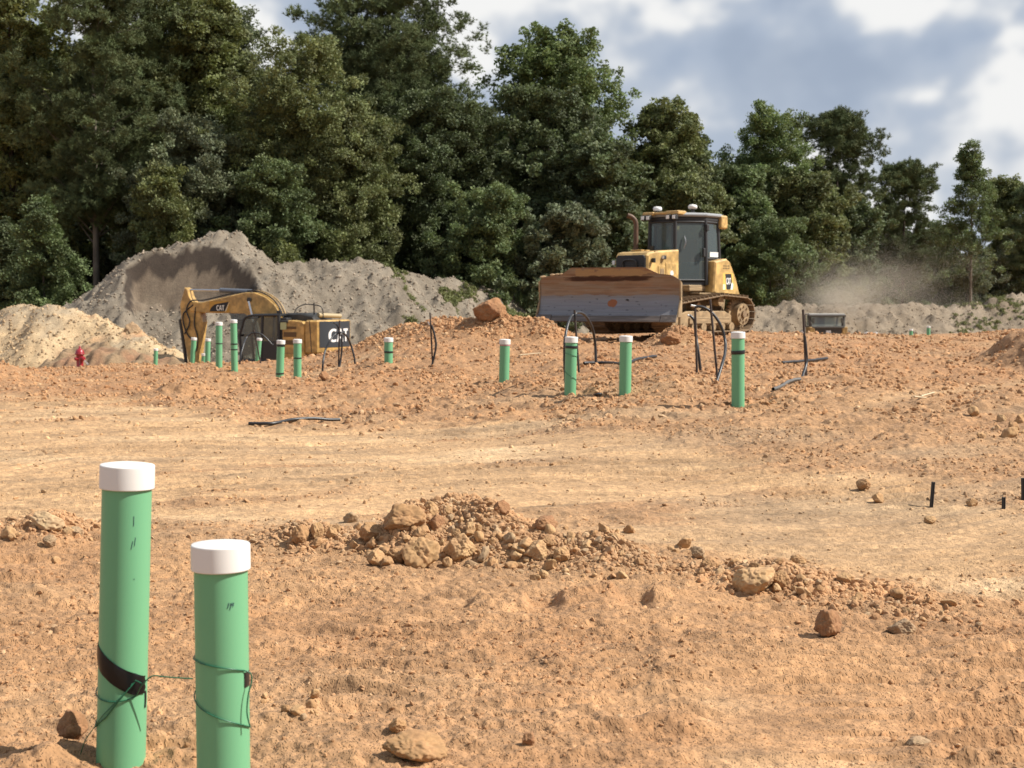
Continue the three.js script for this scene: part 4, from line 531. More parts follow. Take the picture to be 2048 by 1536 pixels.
  const bladeTex = canvasTex(1024, 512, (g, w, h) => {
    const r = rng(9); g.fillStyle = '#857869'; g.fillRect(0, 0, w, h);
    for (let i = 0; i < 500; i++) { g.fillStyle = ['rgba(60,34,20,.10)', 'rgba(150,100,62,.10)', 'rgba(110,66,38,.12)', 'rgba(170,120,80,.08)'][(r() * 4) | 0]; g.beginPath(); g.ellipse(r() * w, r() * 300, 30 + r() * 120, 3 + r() * 10, 0, 0, 7); g.fill(); }
    g.fillStyle = '#98805f'; for (let i = 0; i < 90; i++) g.fillRect(260 + r() * 500, 10 + r() * 60, 30 + r() * 60, 6 + r() * 16);
    g.fillStyle = 'rgba(52,28,18,.5)'; for (let i = 0; i < 110; i++) { g.beginPath(); g.ellipse(230 + r() * 560, 84 + r() * 40, 20 + r() * 50, 3 + r() * 9, 0, 0, 7); g.fill(); }
    const edge = (x) => 262 + 6 * Math.sin(x * 0.013) + 4 * Math.sin(x * 0.05); g.fillStyle = '#7c7b7b'; g.beginPath(); g.moveTo(0, h); for (let x = 0; x <= w; x += 8) g.lineTo(x, edge(x) + r() * 4); g.lineTo(w, h); g.fill();
    for (let i = 0; i < 700; i++) { g.fillStyle = ['rgba(150,158,172,.08)', 'rgba(58,62,74,.08)', 'rgba(120,124,136,.10)', 'rgba(126,108,98,.07)'][(r() * 4) | 0]; g.beginPath(); g.ellipse(r() * w, 276 + r() * 236, 30 + r() * 140, 1 + r() * 5, 0, 0, 7); g.fill(); }
    for (let i = 0; i < 40; i++) { g.fillStyle = 'rgba(30,28,30,.5)'; g.beginPath(); g.ellipse(r() * w, 270 + r() * 190, 2 + r() * 12, 1 + r() * 4, 0, 0, 7); g.fill(); }
    g.fillStyle = '#8a5330'; g.beginPath(); for (let i = 0; i < 14; i++) { const a = i / 14 * 6.283, q = 30 + 8 * r(); g.lineTo(540 + Math.cos(a) * q, 340 + Math.sin(a) * q * 1.1); } g.fill();
  });
  const bm = new THREE.MeshPhysicalMaterial({ map: bladeTex, roughness: 0.5, metalness: 0.35 });
  const bg = new THREE.Group(); bg.name = 'blade'; bg.position.set(0.02, 0.33, 2.45); bg.rotation.y = 20 * Math.PI / 180; t.add(bg);
  const P = [], U = [], I = [], nx = 60, ny = 24; for (const back of [0, 1]) for (let i = 0; i <= nx; i++) for (let j = 0; j <= ny; j++) { const x = lerp(-HW, HW, i / nx), y = 0.1 + (top(x) - 0.1) * j / ny; P.push(x, y, zc(y) - back * 0.045); U.push(i / nx, y / 1.27); }
  const S = (nx + 1) * (ny + 1), k = (i, j) => i * (ny + 1) + j; for (let i = 0; i < nx; i++) for (let j = 0; j < ny; j++) { const a = k(i, j), b = k(i + 1, j), c = k(i, j + 1), d = k(i + 1, j + 1); I.push(a, b, c, b, d, c, a + S, c + S, b + S, b + S, c + S, d + S); }
  for (let i = 0; i < nx; i++) for (const j of [0, ny]) { const a = k(i, j), b = k(i + 1, j); j ? I.push(a, b, a + S, b, b + S, a + S) : I.push(a, a + S, b, b, a + S, b + S); } for (let j = 0; j < ny; j++) for (const i of [0, nx]) { const a = k(i, j), c = k(i, j + 1); i ? I.push(a, a + S, c, c, a + S, c + S) : I.push(a, c, a + S, c, c + S, a + S); }
  const moldG = new THREE.BufferGeometry(); moldG.setAttribute('position', new THREE.Float32BufferAttribute(P, 3)); moldG.setAttribute('uv', new THREE.Float32BufferAttribute(U, 2)); moldG.setIndex(I); moldG.computeVertexNormals(); mesh('moldboard', moldG.toNonIndexed(), bm, bg).geometry.computeVertexNormals();
  const edgeMat = std(0.2, 0.17, 0.16, 0.45, { metalness: 0.5, map: dustMap });
  mesh('cutting_edge', box(2.7, 0.17, 0.035, 0, 0, 0, 0.006).rotateX(-0.62).translate(0, 0.055, 0.285), edgeMat, bg); for (const s of [-1, 1]) { mesh('end_bit', box(0.38, 0.2, 0.04, 0, 0, 0, 0.006).rotateX(-0.62).translate(s * 1.55, 0.06, 0.29), edgeMat, bg); mesh('end_plate', slab([[-0.08, 0.1], [0.27, 0.1], [0.02, 0.5], [0.05, 0.95], [-0.08, 0.9]], 0.04, 'zy', s * 1.755, 0.006), M.dusty, bg); }
  mesh('back_frame', merge([box(2.4, 0.22, 0.2, 0, 0.32, -0.13, 0.02), box(2.6, 0.16, 0.14, 0, 0.85, -0.08, 0.02), box(0.5, 0.5, 0.16, 0, 0.55, -0.12, 0.02)]), M.dusty, bg);
  const mud = [welded(rockGeo(95, 0.6, 2, 0.4)), welded(rockGeo(96, 0.5, 2, 0.4))]; for (const [x, y, s] of [[-1.66, 1.05, 0.1], [-1.42, 1.1, 0.09], [-1.3, 1.11, 0.08], [-1.2, 1.12, 0.07]]) { const m = mesh('mud_clump', mud[x < -1.5 ? 0 : 1], rockMats[5], bg); m.position.set(x, y, 0.02); m.scale.set(s, s * 0.7, s * 0.5); }
}
{ // excavator standing in the cut
  const al = 18 * Math.PI / 180, D = 60, X = xOf(561, D), t = thing('excavator', 'yellow tracked excavator with its arm folded down in front of the grey pile', 'excavator', [X, -2.27, -D], Math.atan2(-Math.cos(al), -Math.sin(al)));
  const Y = M.yellowClean, K = M.gunmetal;
  for (const s of [1, -1]) { const tr = crawler(t, s, s * 1.3, 0.7, belt([[-1.75, 0.52, 0.42], [1.75, 0.5, 0.4], [0, 0.6, 0.38]]), 0.2, { shoe: M.shoe, frame: M.gunmetal }, 0.03); mesh('track_frame', box(0.4, 0.4, 3.2, s * 1.3, 0.5, 0, 0.04), K, tr); mesh('idler', disc(0.38, 0.2, s * 1.3, 0.5, 1.75), K, tr); mesh('sprocket', disc(0.4, 0.2, s * 1.3, 0.52, -1.75), K, tr); }
  mesh('undercarriage', merge([box(1.9, 0.4, 1.6, 0, 0.7, 0, 0.05), new THREE.CylinderGeometry(0.7, 0.7, 0.3, 32).translate(0, 1.03, 0)]), K, t);
  mesh('deck', box(2.7, 0.22, 4.2, 0, 1.26, -0.55, 0.04), K, t);
  // side panels, hood, counterweight
  const side = mesh('side_panel', slab([[-0.78, 1.38], [-1.72, 1.38], [-1.76, 2.83], [-1.66, 2.95], [-1.2, 3.01], [-0.85, 2.99], [-0.78, 2.91]], 0.7, 'zy', 1.06, 0.03), Y, t);
  for (const [y, h] of [[2.71, 0.1], [2.45, 0.19], [2.14, 0.17]]) mesh('vent_slot', box(0.03, h, 0.55, 1.41, y, -1.12, 0.01), std(0.12, 0.07, 0.03, 0.8), side);
  mesh('seam', box(0.012, 0.014, 0.7, 1.413, 1.72, -1.2, 0.003), K, side); mesh('side_panel', slab([[-0.5, 1.38], [-1.74, 1.38], [-1.74, 2.6], [-0.5, 2.66]], 0.7, 'zy', -1.06, 0.03), Y, t);
  mesh('engine_hood', slab([[-0.5, 2.9], [-2.0, 2.9], [-1.9, 3.17], [-1.4, 3.28], [-0.8, 3.28], [-0.6, 3.16]], 1.7, 'zy', 0.1, 0.06), K, t);
  mesh('muffler', rod([0.5, 3.2, -1.9], [-0.6, 3.15, -2.35], 0.09, 0.09, 16), std(0.35, 0.27, 0.15, 0.6), t); mesh('grab_rail', tube([[0.8, 3.0, -1.0], [0.75, 3.4, -1.05], [0.6, 3.6, -1.3], [0.45, 3.6, -1.7], [0.4, 3.5, -2.0], [0.35, 3.1, -2.05]], 0.022, 40, 8), M.black, t); mesh('camera_post', rod([0.45, 3.2, -1.7], [0.45, 3.68, -1.7], 0.03, 0.03, 8), M.black, t);
  const cwPlan = []; for (let i = 0; i <= 16; i++) { const a = -1 + 2 * i / 16; cwPlan.push([a * 1.46, -2.72 + 0.42 * Math.abs(a) ** 3.2]); } const cw = mesh('counterweight', merge([slab([...cwPlan, [1.46, -1.8], [-1.46, -1.8]], 1.3, 'xz', 2.36, 0.06)]), Y, t);
  mesh('seam', slab([[-2.05, 1.75], [-2.08, 1.75], [-2.0, 2.98], [-1.97, 2.98]], 0.012, 'zy', 1.462, 0), K, cw);
  { const tex = canvasTex(512, 360, (g, w, h) => { g.fillStyle = '#2d3136'; g.fillRect(0, 0, w, h); catLogo(g, 70, 100, 372, 185, '#d9d4d0', null); }), n = 20, P = [], U = [], I = []; for (let i = 0; i <= n; i++) { const a = lerp(0.95, -0.55, i / n), z = -2.72 + 0.42 * Math.abs(a) ** 3.2 - 0.012; P.push(a * 1.46, 1.95, z, a * 1.46, 2.96, z); U.push(i / n, 0, i / n, 1); if (i < n) { const k = i * 2; I.push(k, k + 2, k + 1, k + 1, k + 2, k + 3); } } const g = new THREE.BufferGeometry(); g.setAttribute('position', new THREE.Float32BufferAttribute(P, 3)); g.setAttribute('uv', new THREE.Float32BufferAttribute(U, 2)); g.setIndex(I); g.computeVertexNormals(); mesh('logo_plate', g, printed(tex), cw); }
  mesh('valve_cover', box(0.9, 0.9, 1.2, -0.2, 1.85, -0.2, 0.05), K, t); mesh('tool_box', box(0.8, 1.1, 1.4, -1.0, 1.95, 0.2, 0.05), Y, t);
  // cab on the camera's side
  const cab = new THREE.Group(); cab.name = 'cab'; t.add(cab); const post = (a, b, r = 0.05) => rod(a, b, r, r, 8), x0 = 0.42, x1 = 1.42;
  const fr = []; for (const x of [x0, x1]) { fr.push(post([x, 1.4, 0.98], [x, 2.4, 1.06]), post([x, 2.4, 1.06], [x, 3.02, 0.86]), tube([[x, 3.0, 0.88], [x, 3.12, 0.75], [x, 3.18, 0.5]], 0.05, 10, 8), post([x, 3.18, 0.52], [x, 3.2, -0.66]), post([x, 1.4, -0.66], [x, 3.2, -0.66], 0.07), post([x, 1.4, 0.98], [x, 1.4, -0.66], 0.07), post([x, 1.4, 0.12], [x, 3.18, 0.05], 0.055)); }
  for (const [y, z] of [[1.4, 0.98], [2.4, 1.06], [3.1, 0.78], [3.2, -0.66], [1.4, -0.66]]) fr.push(post([x0, y, z], [x1, y, z], 0.045)); mesh('frame', merge(fr), M.black, cab);
  mesh('roof', slab([[0.55, 3.17], [-0.7, 3.19], [-0.7, 3.27], [0.45, 3.25]], 1.02, 'zy', 0.92, 0.02), M.black, cab); mesh('rear_panel', box(1.0, 0.9, 0.05, 0.92, 1.85, -0.66, 0.01), M.black, cab); mesh('door_panel', box(0.04, 0.75, 0.72, x1, 1.8, -0.28, 0.01), M.black, cab); mesh('floor', box(1.0, 0.12, 1.65, 0.92, 1.36, 0.15, 0.02), M.black, cab);
  const pane = (pts) => { const g = new THREE.BufferGeometry(); g.setAttribute('position', new THREE.Float32BufferAttribute(pts.flat(), 3)); g.setAttribute('uv', new THREE.Float32BufferAttribute([0, 0, 1, 0, 1, 1, 0, 1], 2)); g.setIndex([0, 1, 2, 0, 2, 3]); g.computeVertexNormals(); return g; };
  mesh('door_glass', pane([[x1, 2.15, 0.08], [x1, 2.15, -0.62], [x1, 3.12, -0.62], [x1, 3.12, 0.05]]), M.glass, cab); mesh('side_glass', pane([[x1, 1.45, 0.96], [x1, 1.45, 0.12], [x1, 3.1, 0.06], [x1, 3.05, 0.8]]), M.glass, cab);
  mesh('seat', slab([[-0.45, 1.75], [0.05, 1.75], [0.05, 1.9], [-0.32, 1.92], [-0.42, 2.6], [-0.56, 2.6]], 0.5, 'zy', 0.9, 0.04), M.black, cab); mesh('mirror', box(0.2, 0.42, 0.06, 1.5, 2.55, 1.3, 0.02), M.black, cab); mesh('mirror_arm', tube([[1.42, 3.0, 0.86], [1.52, 3.0, 1.25], [1.5, 2.75, 1.3]], 0.018, 14, 6), M.black, cab); mesh('sticker', box(0.01, 0.28, 0.26, 1.45, 2.78, -0.86, 0.002), std(0.4, 0.42, 0.22, 0.6), t); mesh('cab_lamp', box(0.14, 0.12, 0.2, 1.3, 3.32, -0.62, 0.03), K, cab);
  mesh('rear_box', box(0.6, 1.2, 0.28, 1.1, 2.5, -0.84, 0.03), M.black, t); mesh('rear_lamp', rod([1.4, 2.95, -0.75], [1.4, 2.95, -1.05], 0.06, 0.06, 10), K, t);
  // boom, stick, bucket
  const boom = mesh('boom', slab([[3.95, 3.32], [3.4, 3.27], [1.5, 3.25], [0.9, 2.9], [0.55, 1.7], [0.1, 1.7], [-0.15, 2.2], [-0.14, 3.2], [0.15, 3.62], [0.55, 3.92], [1.0, 4.09], [1.45, 4.1], [2.2, 3.95], [3.45, 3.69], [3.98, 3.72], [4.12, 3.52]], 0.52, 'zy', -0.05, 0.03), Y, t);
  for (let i = 0; i < 4; i++) mesh('hose', tube([[-0.22 + i * 0.11, 3.1, -0.2], [-0.22 + i * 0.11, 3.68, 0.12], [-0.22 + i * 0.11, 3.99, 0.52], [-0.22 + i * 0.11, 4.16, 1.0], [-0.22 + i * 0.11, 4.16, 1.4]], 0.028, 24, 6), i % 2 ? M.black : Y, boom);
  mesh('hose', tube([[0.1, 4.1, 1.2], [0.12, 4.06, 2.0], [0.12, 3.78, 3.4], [0.2, 3.75, 3.9], [0.24, 3.4, 4.1], [0.24, 2.9, 3.95], [0.24, 2.4, 4.2]], 0.03, 50, 6), M.black, boom);
  { const tex = canvasTex(512, 256, (g, w, h) => { g.fillStyle = '#b98a35'; g.fillRect(0, 0, w, h); g.fillStyle = '#15161a'; g.beginPath(); g.moveTo(0, 240); g.quadraticCurveTo(40, 90, 200, 60); g.lineTo(500, 10); g.lineTo(390, 240); g.fill(); g.fillStyle = '#d9cfae'; g.beginPath(); g.moveTo(500, 30); g.lineTo(512, 30); g.lineTo(420, 240); g.lineTo(396, 240); g.fill(); catLogo(g, 170, 92, 210, 122, '#ece7da', null); });
    mesh('logo_plate', sidePlate(0.223, 3.05, 2.15, 3.3, 3.74), printed(tex), boom); }
  mesh('boom_pin', disc(0.09, 0.66, -0.05, 3.8, 1.25), K, boom); mesh('boom_cylinder', rod([0.36, 3.74, 1.22], [0.36, 2.3, 0.85], 0.05, 0.05, 12), M.chrome, t); mesh('boom_cylinder', rod([0.36, 2.9, 1.0], [0.36, 1.5, 0.65], 0.1, 0.1, 14), K, t); mesh('boom_cylinder', rod([-0.46, 3.74, 1.22], [-0.46, 2.3, 0.85], 0.05, 0.05, 12), M.chrome, t);
  mesh('stick_cylinder', rod([-0.05, 4.12, 1.3], [-0.05, 4.18, 2.7], 0.1, 0.1, 16), std(0.13, 0.145, 0.17, 0.4, { metalness: 0.3 }), t); mesh('stick_cylinder_rod', rod([-0.05, 4.18, 2.7], [-0.05, 4.2, 4.15], 0.04, 0.04, 10), M.chrome, t);
  const stick = mesh('stick', slab([[4.22, 4.3], [4.45, 3.6], [4.38, 2.9], [4.05, 1.0], [3.6, 0.9], [3.62, 1.6], [3.42, 2.9], [3.5, 3.3], [3.75, 3.6], [3.98, 3.9], [4.1, 4.24]], 0.44, 'zy', -0.05, 0.03), Y, t);
  mesh('hose', tube([[0.2, 3.6, 3.8], [0.24, 3.2, 4.25], [0.24, 2.7, 4.2], [0.22, 2.3, 4.0], [0.2, 2.1, 3.7]], 0.03, 30, 6), M.black, stick); mesh('hose', tube([[0.2, 3.5, 3.7], [0.22, 2.8, 3.75], [0.22, 2.2, 3.6], [0.2, 1.7, 3.7]], 0.026, 30, 6), M.black, stick);
  mesh('bucket_cylinder', rod([-0.05, 3.0, 4.55], [-0.05, 1.2, 4.3], 0.08, 0.07, 14), K, t); mesh('bucket_link', merge([box(0.1, 0.7, 0.12, 0.18, 1.0, 3.9, 0.02), box(0.1, 0.7, 0.12, -0.28, 1.0, 3.9, 0.02)]), K, t);
  mesh('bucket', slab([[4.1, 1.0], [3.5, 0.95], [2.95, 0.6], [2.85, 0.15], [3.1, 0.02], [3.6, 0.03], [4.05, 0.35]], 1.1, 'zy', -0.05, 0.03), K, t);
}
{ // machine half hidden beyond the crest
  const D = 92, p = at(1646, 672, D), t = thing('haul_machine', 'dusty black and yellow machine whose wide cab shows above the dirt crest', 'machine', [p.x, p.y - 1.2, -D], 0.1), Z = 0.9, Yd = M.dusty;
  const dk = std(0.11, 0.105, 0.10, 0.8, { map: dustMap });
  mesh('grille', merge([box(1.75, 0.9, 0.5, 0, 1.25, Z - 0.1, 0.06), box(2.0, 0.12, 0.6, 0, 1.74, Z - 0.1, 0.03)]), dk, t); mesh('logo_plate', box(0.3, 0.14, 0.02, 0, 1.48, Z + 0.17, 0.004), std(0.45, 0.43, 0.42, 0.7), t);
  for (const s of [-1, 1]) { mesh('fender', box(0.36, 0.75, 0.8, s * 1.02, 1.4, Z - 0.2, 0.06), std(0.5, 0.33, 0.13, 0.8, { map: dustMap }), t); mesh('cab_post', rod([s * 1.0, 1.75, Z - 0.1], [s * 1.1, 2.5, Z - 0.25], 0.13, 0.09, 8), dk, t); mesh('mirror', box(0.12, 0.32, 0.06, s * 0.88, 2.16, Z + 0.02, 0.02), dk, t); mesh('wheel', disc(0.7, 0.5, s * 1.0, 0.2, Z - 0.4, 30), M.rubber, t); mesh('rear_post', rod([s * 1.0, 1.75, Z - 1.4], [s * 1.05, 2.5, Z - 1.3], 0.07, 0.06, 8), dk, t); }
  mesh('roof', slab([[-1.0, Z - 1.4], [-1.1, Z - 0.1], [1.1, Z - 0.1], [1.0, Z - 1.4]], 0.1, 'xz', 2.53, 0.02), std(0.4, 0.39, 0.36, 0.8), t); mesh('roof_beam', box(2.3, 0.09, 0.12, 0, 2.44, Z - 0.06, 0.02), dk, t); mesh('cab_floor', box(2.0, 0.08, 1.5, 0, 1.78, Z - 0.75, 0.02), dk, t);
  const g = new THREE.PlaneGeometry(1.95, 0.68).rotateX(-0.15).translate(0, 2.14, Z - 0.12); mesh('windscreen', g, new THREE.MeshPhysicalMaterial({ color: rgb(0.5, 0.54, 0.5), roughness: 0.2, transmission: 0.75, thickness: 0 }), t); mesh('seat', box(0.5, 0.6, 0.2, -0.12, 2.05, Z - 1.0, 0.08), M.black, t); mesh('rear_window', new THREE.PlaneGeometry(1.8, 0.6).translate(0, 2.15, Z - 1.38), M.glass, t);
  mesh('chassis', box(1.6, 0.6, 3.2, 0, 0.7, -1.2, 0.08), Yd, t);
}
{ // fire hydrant
  const p = at(160, 741, 57), t = thing('fire_hydrant', 'dark red fire hydrant standing before the small brown heap', 'hydrant', [p.x, p.y, p.z]);
  mesh('barrel', lathe([[0.0001, -0.2], [0.12, -0.2], [0.12, 0.0], [0.19, 0.0], [0.19, 0.05], [0.13, 0.06], [0.135, 0.56], [0.15, 0.6], [0.19, 0.61], [0.19, 0.65], [0.15, 0.66]], 28), M.red, t); mesh('bonnet', lathe([[0.17, 0.66], [0.155, 0.74], [0.1, 0.81], [0.05, 0.83], [0.05, 0.86], [0.034, 0.87], [0.034, 0.93], [0.0001, 0.94]], 24), M.red, t);
  const nz = (a, r, l) => { const d = [Math.sin(a), 0, Math.cos(a)]; const m = mesh('nozzle', rod([d[0] * 0.1, 0.45, d[2] * 0.1], [d[0] * l, 0.45, d[2] * l], r, r, 16), M.red, t); mesh('nozzle_cap', rod([d[0] * l, 0.45, d[2] * l], [d[0] * (l + 0.05), 0.45, d[2] * (l + 0.05)], r + 0.02, r * 0.8, 8), M.red, m); }; nz(0.95, 0.075, 0.22); nz(-0.6, 0.055, 0.19); nz(2.5, 0.055, 0.19);
  mesh('chain', tube([[0.06, 0.46, 0.17], [0.03, 0.3, 0.15], [0.05, 0.18, 0.145], [0.1, 0.14, 0.13]], 0.008, 20, 5), M.steel, t); mesh('tag', box(0.06, 0.26, 0.008, 0, 0, 0, 0.002).rotateZ(0.75).translate(0.27, 0.33, 0.15), M.white, t);
}

// ---------------------------------------------------------------- trees
function leafSpray(seed, n, len, wid, spread) {                // a spray of bent leaf blades round a point
  const r = rng(seed), P = [], I = [], v = new THREE.Vector3(), q = new THREE.Quaternion(), e = new THREE.Euler();
  for (let i = 0; i < n; i++) { const a = r() * 6.283, u = r() * 2 - 1, rr = spread * Math.cbrt(r()), s = Math.sqrt(1 - u * u), c = [Math.cos(a) * s * rr, u * rr * 0.8, Math.sin(a) * s * rr], k = 0.7 + r() * 0.6; e.set((r() - 0.5) * 1.9, r() * 6.283, (r() - 0.5) * 1.9); q.setFromEuler(e); const b = P.length / 3; for (const [x, y, z] of [[-len / 2, 0, 0], [0, 0.012, wid / 2], [len / 2, -0.03, 0], [0, 0.012, -wid / 2]]) { v.set(x * k, y, z * k).applyQuaternion(q); P.push(c[0] + v.x, c[1] + v.y, c[2] + v.z); } I.push(b, b + 1, b + 2, b, b + 2, b + 3); }
  const g = new THREE.BufferGeometry(); g.setAttribute('position', new THREE.Float32BufferAttribute(P, 3)); g.setIndex(I); g.computeVertexNormals(); return g;
}
function needleTuft(seed, n, len) { const r = rng(seed), P = [], I = [], v = new THREE.Vector3(), w = new THREE.Vector3(); for (let k = 0; k < 4; k++) { const c = [(r() - 0.5) * 0.5, (r() - 0.5) * 0.35, (r() - 0.5) * 0.5]; for (let i = 0; i < n; i++) { v.set(r() - 0.5, r() - 0.25, r() - 0.5).normalize().multiplyScalar(len * (0.7 + 0.5 * r())); w.set(r() - 0.5, r() - 0.5, r() - 0.5).cross(v).normalize().multiplyScalar(0.022); const b = P.length / 3; P.push(c[0] - w.x, c[1] - w.y, c[2] - w.z, c[0] + w.x, c[1] + w.y, c[2] + w.z, c[0] + v.x, c[1] + v.y, c[2] + v.z); I.push(b, b + 1, b + 2); } } const g = new THREE.BufferGeometry(); g.setAttribute('position', new THREE.Float32BufferAttribute(P, 3)); g.setIndex(I); g.computeVertexNormals(); return g; }
const sprays = { broad: leafSpray(1, 26, 0.27, 0.17, 0.42), fine: leafSpray(2, 30, 0.2, 0.12, 0.4), needle: needleTuft(3, 22, 0.3), small: leafSpray(4, 26, 0.17, 0.1, 0.34) };
const leafMat = new THREE.MeshPhysicalMaterial({ color: rgb(1, 1, 1), roughness: 0.75, transmission: 0.42, thickness: 0, specularIntensity: 0.5, side: THREE.DoubleSide });
const needleMat = new THREE.MeshPhysicalMaterial({ color: rgb(1, 1, 1), roughness: 0.7, transmission: 0.12, thickness: 0, specularIntensity: 0.5, side: THREE.DoubleSide });
const barkMats = [[0.10, 0.085, 0.07], [0.24, 0.215, 0.185], [0.085, 0.062, 0.05]].map((c) => std(...c, 0.95, { map: dustMap }));
const leafTone = { olive: [0.170, 0.193, 0.069], dark: [0.115, 0.146, 0.059], mid: [0.140, 0.183, 0.067], light: [0.165, 0.215, 0.075], yellow: [0.175, 0.195, 0.06], pine: [0.111, 0.139, 0.056], grey: [0.160, 0.183, 0.096], autumn: [0.271, 0.154, 0.062] };
let treeSeed = 500;
function tree(name, label, px, yTop, d, halfPx, kind, tone, o = {}) {
  const r = rng(++treeSeed * 7919), x = xOf(px, d), z = -d, g0 = Math.max(surveyed(x, z), -0.9) - 0.15, H = at(px, yTop, d).y - g0, R = halfPx / FOC * d, lowF = o.low ?? (kind === 'pine' ? 0.42 : 0.06), t = thing(name, label, o.category ?? 'tree', [x, g0, z], r() * 6.283, o.group);
  // trunk with limbs
  const trunkR = o.trunk ?? clamp(H * 0.011, 0.05, 0.3), bend = [(r() - 0.5) * 0.6, (r() - 0.5) * 0.6], axis = (u) => [bend[0] * u * u, H * u, bend[1] * u * u], parts = [];
  for (let i = 0; i < 5; i++) { const a = i / 5 * 0.93, b = (i + 1) / 5 * 0.93; parts.push(rod(axis(a), axis(b), trunkR * (1 - a * 0.85), trunkR * (1 - b * 0.85), 9)); }
  const dome = (u, c, e) => (u > c ? Math.sqrt(Math.max(0.02, 1 - ((u - c) / (1.03 - c)) ** e)) : 1), wob = 6.283 * r();
  const width = (u, az) => { const k = 1 + 0.2 * Math.sin(az * 2 + wob + u * 5) + 0.12 * Math.sin(az * 5 + wob * 3 + u * 11); if (kind === 'cone') return Math.max(0.05, 1 - u) ** 0.75 * k; if (kind === 'bush') return Math.sqrt(Math.max(0.05, 1 - u * u * 0.9)) * k; if (kind === 'pine') return dome(u, 0.45, 2.2) * lerp(0.7, 1, smooth(0, 0.35, u)) * k; return dome(u, 0.5, 2.4) * lerp(0.8, 1, smooth(0, 0.4, u)) * (o.top ? lerp(1, o.top, u) : 1) * k; };
  const clumps = [], limbs = Math.round((o.limbs ?? (kind === 'bush' ? 34 : kind === 'pine' ? 62 : 74)) * clamp(H / 17, 0.35, 1.35)), each = o.each ?? 10, cr = (o.clump ?? (kind === 'pine' ? 0.024 : 0.024)) * Math.max(H, 8) * (kind === 'bush' ? 0.8 : 1);
  for (let i = 0; i < limbs; i++) {
    const u = kind === 'cone' ? (i + r()) / limbs : i < 3 ? 0.97 : r() ** 0.85, az = r() * 6.283, w = width(u, az) * R * (0.5 + 0.5 * Math.sqrt(r())), up = lowF + (1 - lowF) * u, from = axis(clamp(up - (kind === 'pine' ? 0.03 : 0.14) - 0.14 * r() * (0.4 + w / (R + 0.01)), 0.02, 0.93)), tip = [axis(up)[0] + Math.cos(az) * w, axis(up)[1] - cr * 0.7, axis(up)[2] + Math.sin(az) * w];
    if (i % 2 === 0 || kind === 'pine') parts.push(rod(from, tip.map((v, k) => lerp(from[k], v, 0.9)), trunkR * 0.28 * (1.15 - up), trunkR * 0.05, 5));
    const hue = 0.78 + 0.44 * r(), yel = o.turn && r() < o.turn ? 1 : 0, len = Math.hypot(tip[0] - from[0], tip[2] - from[2]) * 0.4 + 0.5;
    for (let j = 0; j < each; j++) { const t2 = 1.04 - 0.7 * (j / each) * (0.6 + 0.6 * r()), sp = j ? len : 0.2; clumps.push([[lerp(from[0], tip[0], t2) + (r() - 0.5) * sp * 2, lerp(from[1], tip[1], t2) + (r() - 0.45) * sp * 1.1, lerp(from[2], tip[2], t2) + (r() - 0.5) * sp * 2], cr * (0.55 + 0.8 * r()), hue * (0.9 + 0.2 * r()), yel]); }
  }
  mesh('trunk', merge(parts), barkMats[o.bark ?? (kind === 'pine' ? 2 : 0)], t);
  const spray = sprays[o.spray ?? (kind === 'pine' ? 'needle' : 'broad')], per = o.per ?? 5, count = clumps.length * per, im = new THREE.InstancedMesh(spray, kind === 'pine' ? needleMat : leafMat, count), m4 = new THREE.Matrix4(), q = new THREE.Quaternion(), e = new THREE.Euler(), col = new THREE.Color(), base = leafTone[tone];
  let n = 0; for (const [c, lr, hue, yel] of clumps) for (let k = 0; k < per; k++) { const a = r() * 6.283, v = r() * 2 - 1, s = Math.sqrt(1 - v * v), rr = lr * (0.2 + 0.85 * Math.sqrt(r())), flat = kind === 'pine' ? 0.55 : 0.7; e.set((r() - 0.5) * 1.2, r() * 6.283, (r() - 0.5) * 1.2); q.setFromEuler(e); const sc = (o.scale ?? 0.95) * (0.6 + 0.75 * r()); m4.compose(new THREE.Vector3(c[0] + Math.cos(a) * s * rr, Math.max(c[1] + v * rr * flat, 0.05), c[2] + Math.sin(a) * s * rr), q, new THREE.Vector3(sc, sc, sc)); im.setMatrixAt(n, m4); const h = hue * (0.82 + 0.36 * r()), b = yel ? leafTone.yellow : base; col.setRGB(b[0] * h * (1 + 0.15 * (r() - 0.5)), b[1] * h, b[2] * h); im.setColorAt(n++, col); }
  im.name = 'crown'; im.castShadow = im.receiveShadow = true; tag(im, null, null, null, 'stuff'); t.add(im); return n;
}
let leaves = 0;
const T = (...a) => { leaves += tree(...a); };
T('broadleaf_tree', 'yellow green broadleaf tree at the end of the wood beside the cedar', 30, -50, 104, 120, 'broad', 'yellow', { turn: 0.25 });
T('pine_tree', 'tall dark pine with a bare grey trunk behind the sand pile', 195, -110, 99, 130, 'pine', 'pine', { low: 0.34, trunk: 0.26, bark: 1, });
T('cedar_tree', 'low cone shaped evergreen at the edge of the sand pile', 92, 395, 90, 80, 'cone', 'mid', { spray: 'small', low: 0.02, category: 'tree' });
T('cedar_tree', 'small dark evergreen peeping over the sand pile', 10, 440, 92, 60, 'cone', 'dark', { spray: 'small', low: 0.02 });
T('pine_tree', 'tall pine with brownish needles next to the bare grey trunk', 320, -70, 106, 110, 'pine', 'olive', { low: 0.3, });
T('broadleaf_tree', 'tall olive tree with yellowing leaves next to a thin half bare tree', 415, -20, 104, 85, 'broad', 'olive', { turn: 0.3 });
T('broadleaf_tree', 'greyish broadleaf tree rising behind the very peak of the grey pile', 400, 230, 97, 115, 'broad', 'grey', { spray: 'fine' });
T('broadleaf_tree', 'young tree with pale thin stem above the shoulder of the grey pile', 340, 330, 93, 55, 'broad', 'olive', { spray: 'fine', trunk: 0.06, bark: 1, turn: 0.3 });
